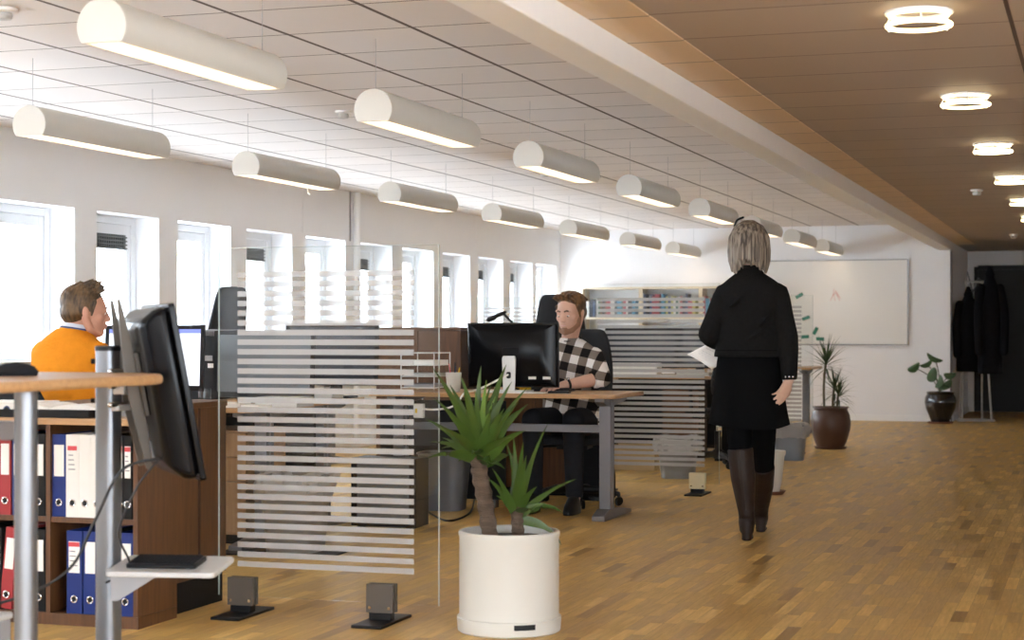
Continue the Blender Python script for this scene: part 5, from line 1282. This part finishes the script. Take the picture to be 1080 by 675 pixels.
for r in range(9):
    f0 = .22 + r * .07
    for (g0, g1) in ((.15, .15 + rr.uniform(.35, .65)),):
        def pp(f, g): 
            p_ = (q[0] * (1 - f) + q[1] * f) * (1 - g) + (q[3] * (1 - f) + q[2] * f) * g; return p_ + Vector((0, .018 * math.sin(PI * f) * (.4 + g) - .0022, .004 * math.sin(4 * g)))
        for s_ in range(5):
            ga, gb = g0 + (g1 - g0) * s_ / 5, g0 + (g1 - g0) * (s_ + 1) / 5
            tx.add([pp(f0, ga), pp(f0, gb), pp(f0 + .018, gb), pp(f0 + .018, ga)], [(0, 1, 2, 3)])
tx.obj('printed_text', M['lgrey'], o, smooth=0)

# ---------------------------------------------------------------- seated figure helper
def seated(t, Hm, sh_z, wrists, elbows, skin, top, top_mat, cfg, sleeve=1.0, hs=1.0, jaw=1.0, hip_z=.50, knee=.44, lean=0.0, hands=None):
    b = MB(); head(b, Hm, jaw, 1.0, hs)
    hp = Hm.translation
    nb = Vector((0, .0 + lean, sh_z + .035))
    b.tube([nb - Vector((0, .0, .05)), nb + Vector((0, .01, .02)), hp + (Hm.to_3x3() @ Vector((0, -.022, -.06)))], [.062, .055, .055], 16)
    R_ = [(hip_z, .165, .12, 0, 0), (hip_z + .12, .16, .12, 0, -.01), (hip_z + .30, .165, .115, 0, lean * .4), (sh_z - .10, .185, .115, 0, lean * .8), (sh_z - .01, .165, .085, 0, lean), (sh_z + .05, .06, .055, 0, lean)]
    b.rings(R_, 28)
    arms = []
    for sd, el, wr in ((-1, elbows[0], wrists[0]), (1, elbows[1], wrists[1])):
        sh = Vector((sd * .158, lean, sh_z - .060)); el = Vector(el); wr = Vector(wr); arms.append((sh, el, wr))
        b.tube([sh, (sh + el) / 2, el], [.052, .046, .042], 14); b.tube([el, el.lerp(wr, .35), wr], [.042, .042, .029], 14)
        d = (hands or {}).get(sd, (sd * -.25, 1, -.05))
        hand(b, frame(wr, d, (sd * .25, 0, 1)), side=sd, curl=(.30, .34, .36, .38), thumb=.5)
        hipj = Vector((sd * .09, .03, hip_z)); kn = Vector((sd * .13, .43, hip_z + .03)); an = Vector((sd * .13, .40, .09))
        b.tube([hipj, hipj.lerp(kn, .5), kn], [.085, .075, .058], 16); b.tube([kn, kn.lerp(an, .35), an], [.056, .055, .038], 16)
        b.tube([an, an + Vector((0, .06, -.040))], [.030, .026], 12)
    b.fused('body', M[skin], t, .0055, 3)
    # trousers and shoes
    q = MB(); q.rings([(hip_z - .075, .14, .10, 0, .02), (hip_z - .03, .175, .14, 0, .01), (hip_z + .10, .170, .13, 0, -.005)], 26)
    for sd in (-1, 1):
        hipj = Vector((sd * .09, .03, hip_z)); kn = Vector((sd * .13, .43, hip_z + .03)); an = Vector((sd * .13, .40, .10))
        q.tube([hipj, hipj.lerp(kn, .5), kn], [.095, .085, .072], 16); q.tube([kn, kn.lerp(an, .4), an], [.070, .064, .055], 16, dome=False)
        s_ = MB(); s_.rings([(.001, .042, .13, sd * .13, .46), (.02, .044, .132, sd * .13, .46), (.05, .040, .12, sd * .13, .45), (.09, .034, .07, sd * .13, .42), (.115, .03, .04, sd * .13, .40)], 24, power=2.4)
        s_.obj('shoe', M['black'], t)
    q.fused('trousers', M['jeans'], t, .010, 3)
    q = MB()
    q.rings([(hip_z + .02, .185, .145, 0, 0), (hip_z + .14, .182, .145, 0, -.01), (hip_z + .30, .185, .138, 0, lean * .4), (sh_z - .13, .212, .135, 0, lean * .8), (sh_z - .06, .208, .120, 0, lean), (sh_z - .015, .176, .100, 0, lean), (sh_z + .022, .128, .084, 0, lean), (sh_z + .062, .066, .066, 0, lean + .006)], 32, power=2.25)
    for sh, el, wr in arms:
        q.ball(sh, .064, 16)
        if sleeve >= 1: q.tube([sh, sh.lerp(el, .5), el, el.lerp(wr, .5), el.lerp(wr, .95)], [.066, .060, .056, .050, .042], 16, dome=False)
        else: q.tube([sh, sh.lerp(el, .5), el, el.lerp(wr, sleeve)], [.066, .062, .060, .056], 16, dome=False)
        q.ball(el, .058, 14)
    tp_ = q.fused(top, M[top_mat], t, .008, 3)
    return arms, tp_

# ---------------------------------------------------------------- man in the orange sweater
ox, oy = XatY(76, 7.32), 7.32
orz = -.12
t = thing('person', 'man in an orange sweater sitting with his back to us at the left', 'person', (ox, oy, 0), orz)
s4 = depth(ox, oy) / FPX
Hd = Tm((.045, .045, 1.213), -.06, 0, 0) @ Tm((0, 0, 0), 0, 0, -.78)
arms, top_ = seated(t, Hd, 1.075, [(-.16, .42, .775), (.22, .46, .775)], [(-.25, .12, .86), (.27, .14, .86)], 'skin2', 'sweater', 'orange', None, jaw=1.04, hs=1.06, lean=-.01, hip_z=.555)
face_bits(t, Hd, 1.06, .1, 'brownhair', 'skin2')
b = MB(); short_hair(b, Hd, 1.06, 21, front=.022, quiff=.020, spiky=.2); b.fused('hair', M['brownhair'], t, .0042, 1)
Tc_ = Tm((.010, .008, 1.115), -.12, .10)
MB().rings([(-.02, .086, .084), (.018, .074, .072), (.018, .066, .064), (-.02, .074, .072)], 30, T=Tc_).obj('sweater_neckband', M['orange'], top_)
MB().rings([(.0, .069, .067), (.042, .066, .064), (.042, .061, .059), (.0, .062, .060)], 30, T=Tc_).obj('shirt_collar', M['collar'], t)
MB().rings([(.006, .0765, .0745), (.024, .0735, .0715), (.024, .068, .066), (.006, .070, .068)], 30, T=Tc_).obj('collar_stripe', M['navy'], t)

# ---------------------------------------------------------------- man in the plaid shirt
gx, gy = XatY(602, 10.80), 10.80
t = thing('person', 'bearded young man in a black-and-white plaid shirt typing at the desk', 'person', (gx, gy, 0), PI + .03)
s5 = depth(gx, gy) / FPX
Hp = Tm((-.018, .115, 1.228), -.26, 0, 0) @ Tm((0, 0, 0), 0, 0, -.02)
Hp = Tm((-.028, .105, 1.236), 0, 0, -.30) @ Tm((0, 0, 0), -.12, 0, 0)
arms, top_ = seated(t, Hp, 1.02, [(-.05, .40, .785), (.36, .34, .785)], [(-.255, .19, .83), (.27, .12, .83)], 'skin', 'shirt', 'plaid', None, sleeve=.22, hs=1.08, lean=.02, hip_z=.545, hands={-1: (.55, .75, -.05), 1: (-.2, 1, -.05)})
face_bits(t, Hp, 1.08, .95, 'redhair', 'skin')
b = MB(); short_hair(b, Hp, 1.08, 33, front=.006, quiff=.010); b.fused('hair', M['redhair'], t, .0042, 1)
# short beard along the jaw
b = MB(); s_ = 1.08
for sd in (-1, 1):
    b.tube([Vector((sd * .0685, .010, -.018)) * s_, Vector((sd * .062, .024, -.062)) * s_, Vector((sd * .040, .060, -.092)) * s_, Vector((0, .076, -.104)) * s_], [.010 * s_, .0155 * s_, .0165 * s_, .0175 * s_], 10, T=Hp)
b.ball(Vector((0, .078, -.085)) * s_, (.022 * s_, .014 * s_, .018 * s_), 14, T=Hp)
b.fused('beard', M['stubble'], t, .0045, 3)
Tc_ = Tm((0, .024, 1.066), -.30, 0)
MB().rings([(-.012, .086, .082), (.018, .076, .074), (.020, .070, .068), (-.012, .080, .076)], 32, T=Tc_).obj('collar', M['bblack'], top_)
sh, el, wr = arms[0]
wc = el.lerp(wr, .86); q = frame(wc, wr - el, (0, 0, 1))
w_ = MB().torus((0, 0, 0), .0335, .006, 28, 8, q @ Tm((0, 0, 0), PI / 2), rz=.009).obj('watch_strap', M['black'], t)
MB().tube([q @ Vector((0, 0, .030)), q @ Vector((0, 0, .042))], .018, 20, dome=False).obj('watch_face', M['chrome'], w_)
MB().tube([el.lerp(wr, .16), el.lerp(wr, .26)], [.0575, .056], 18, dome=False).obj('rolled_cuff', M['plaid'], top_)
# ================================================================ light and camera
w = bpy.data.worlds.new('daylight'); bpy.context.scene.world = w; w.use_nodes = True
bg = w.node_tree.nodes['Background']; bg.inputs[0].default_value = (.84, .92, 1.0, 1); bg.inputs[1].default_value = 9.5
cam = bpy.data.cameras.new('camera'); co = bpy.data.objects.new('camera', cam); C.objects.link(co)
cam.sensor_width = 36; cam.lens = FPX / 1080 * 36; cam.shift_y = (HV - 337.5) / 1080
cam.clip_start = .1; cam.clip_end = 200
co.location = (0, 0, EYE); co.rotation_euler = (PI / 2, 0, YAW)
cam.dof.use_dof = True; cam.dof.focus_distance = 9.2; cam.dof.aperture_fstop = 4.2
sc_ = bpy.context.scene; sc_.camera = co
sc_.view_settings.view_transform = 'Standard'; sc_.view_settings.look = 'None'; sc_.view_settings.exposure = 0.95; sc_.view_settings.gamma = 1.0
sc_.view_settings.use_curve_mapping = False
cy = sc_.cycles
cy.max_bounces = 10; cy.diffuse_bounces = 6; cy.glossy_bounces = 4; cy.transmission_bounces = 6; cy.transparent_max_bounces = 24
cy.use_denoising = True; cy.caustics_reflective = False; cy.caustics_refractive = False; cy.sample_clamp_indirect = 6
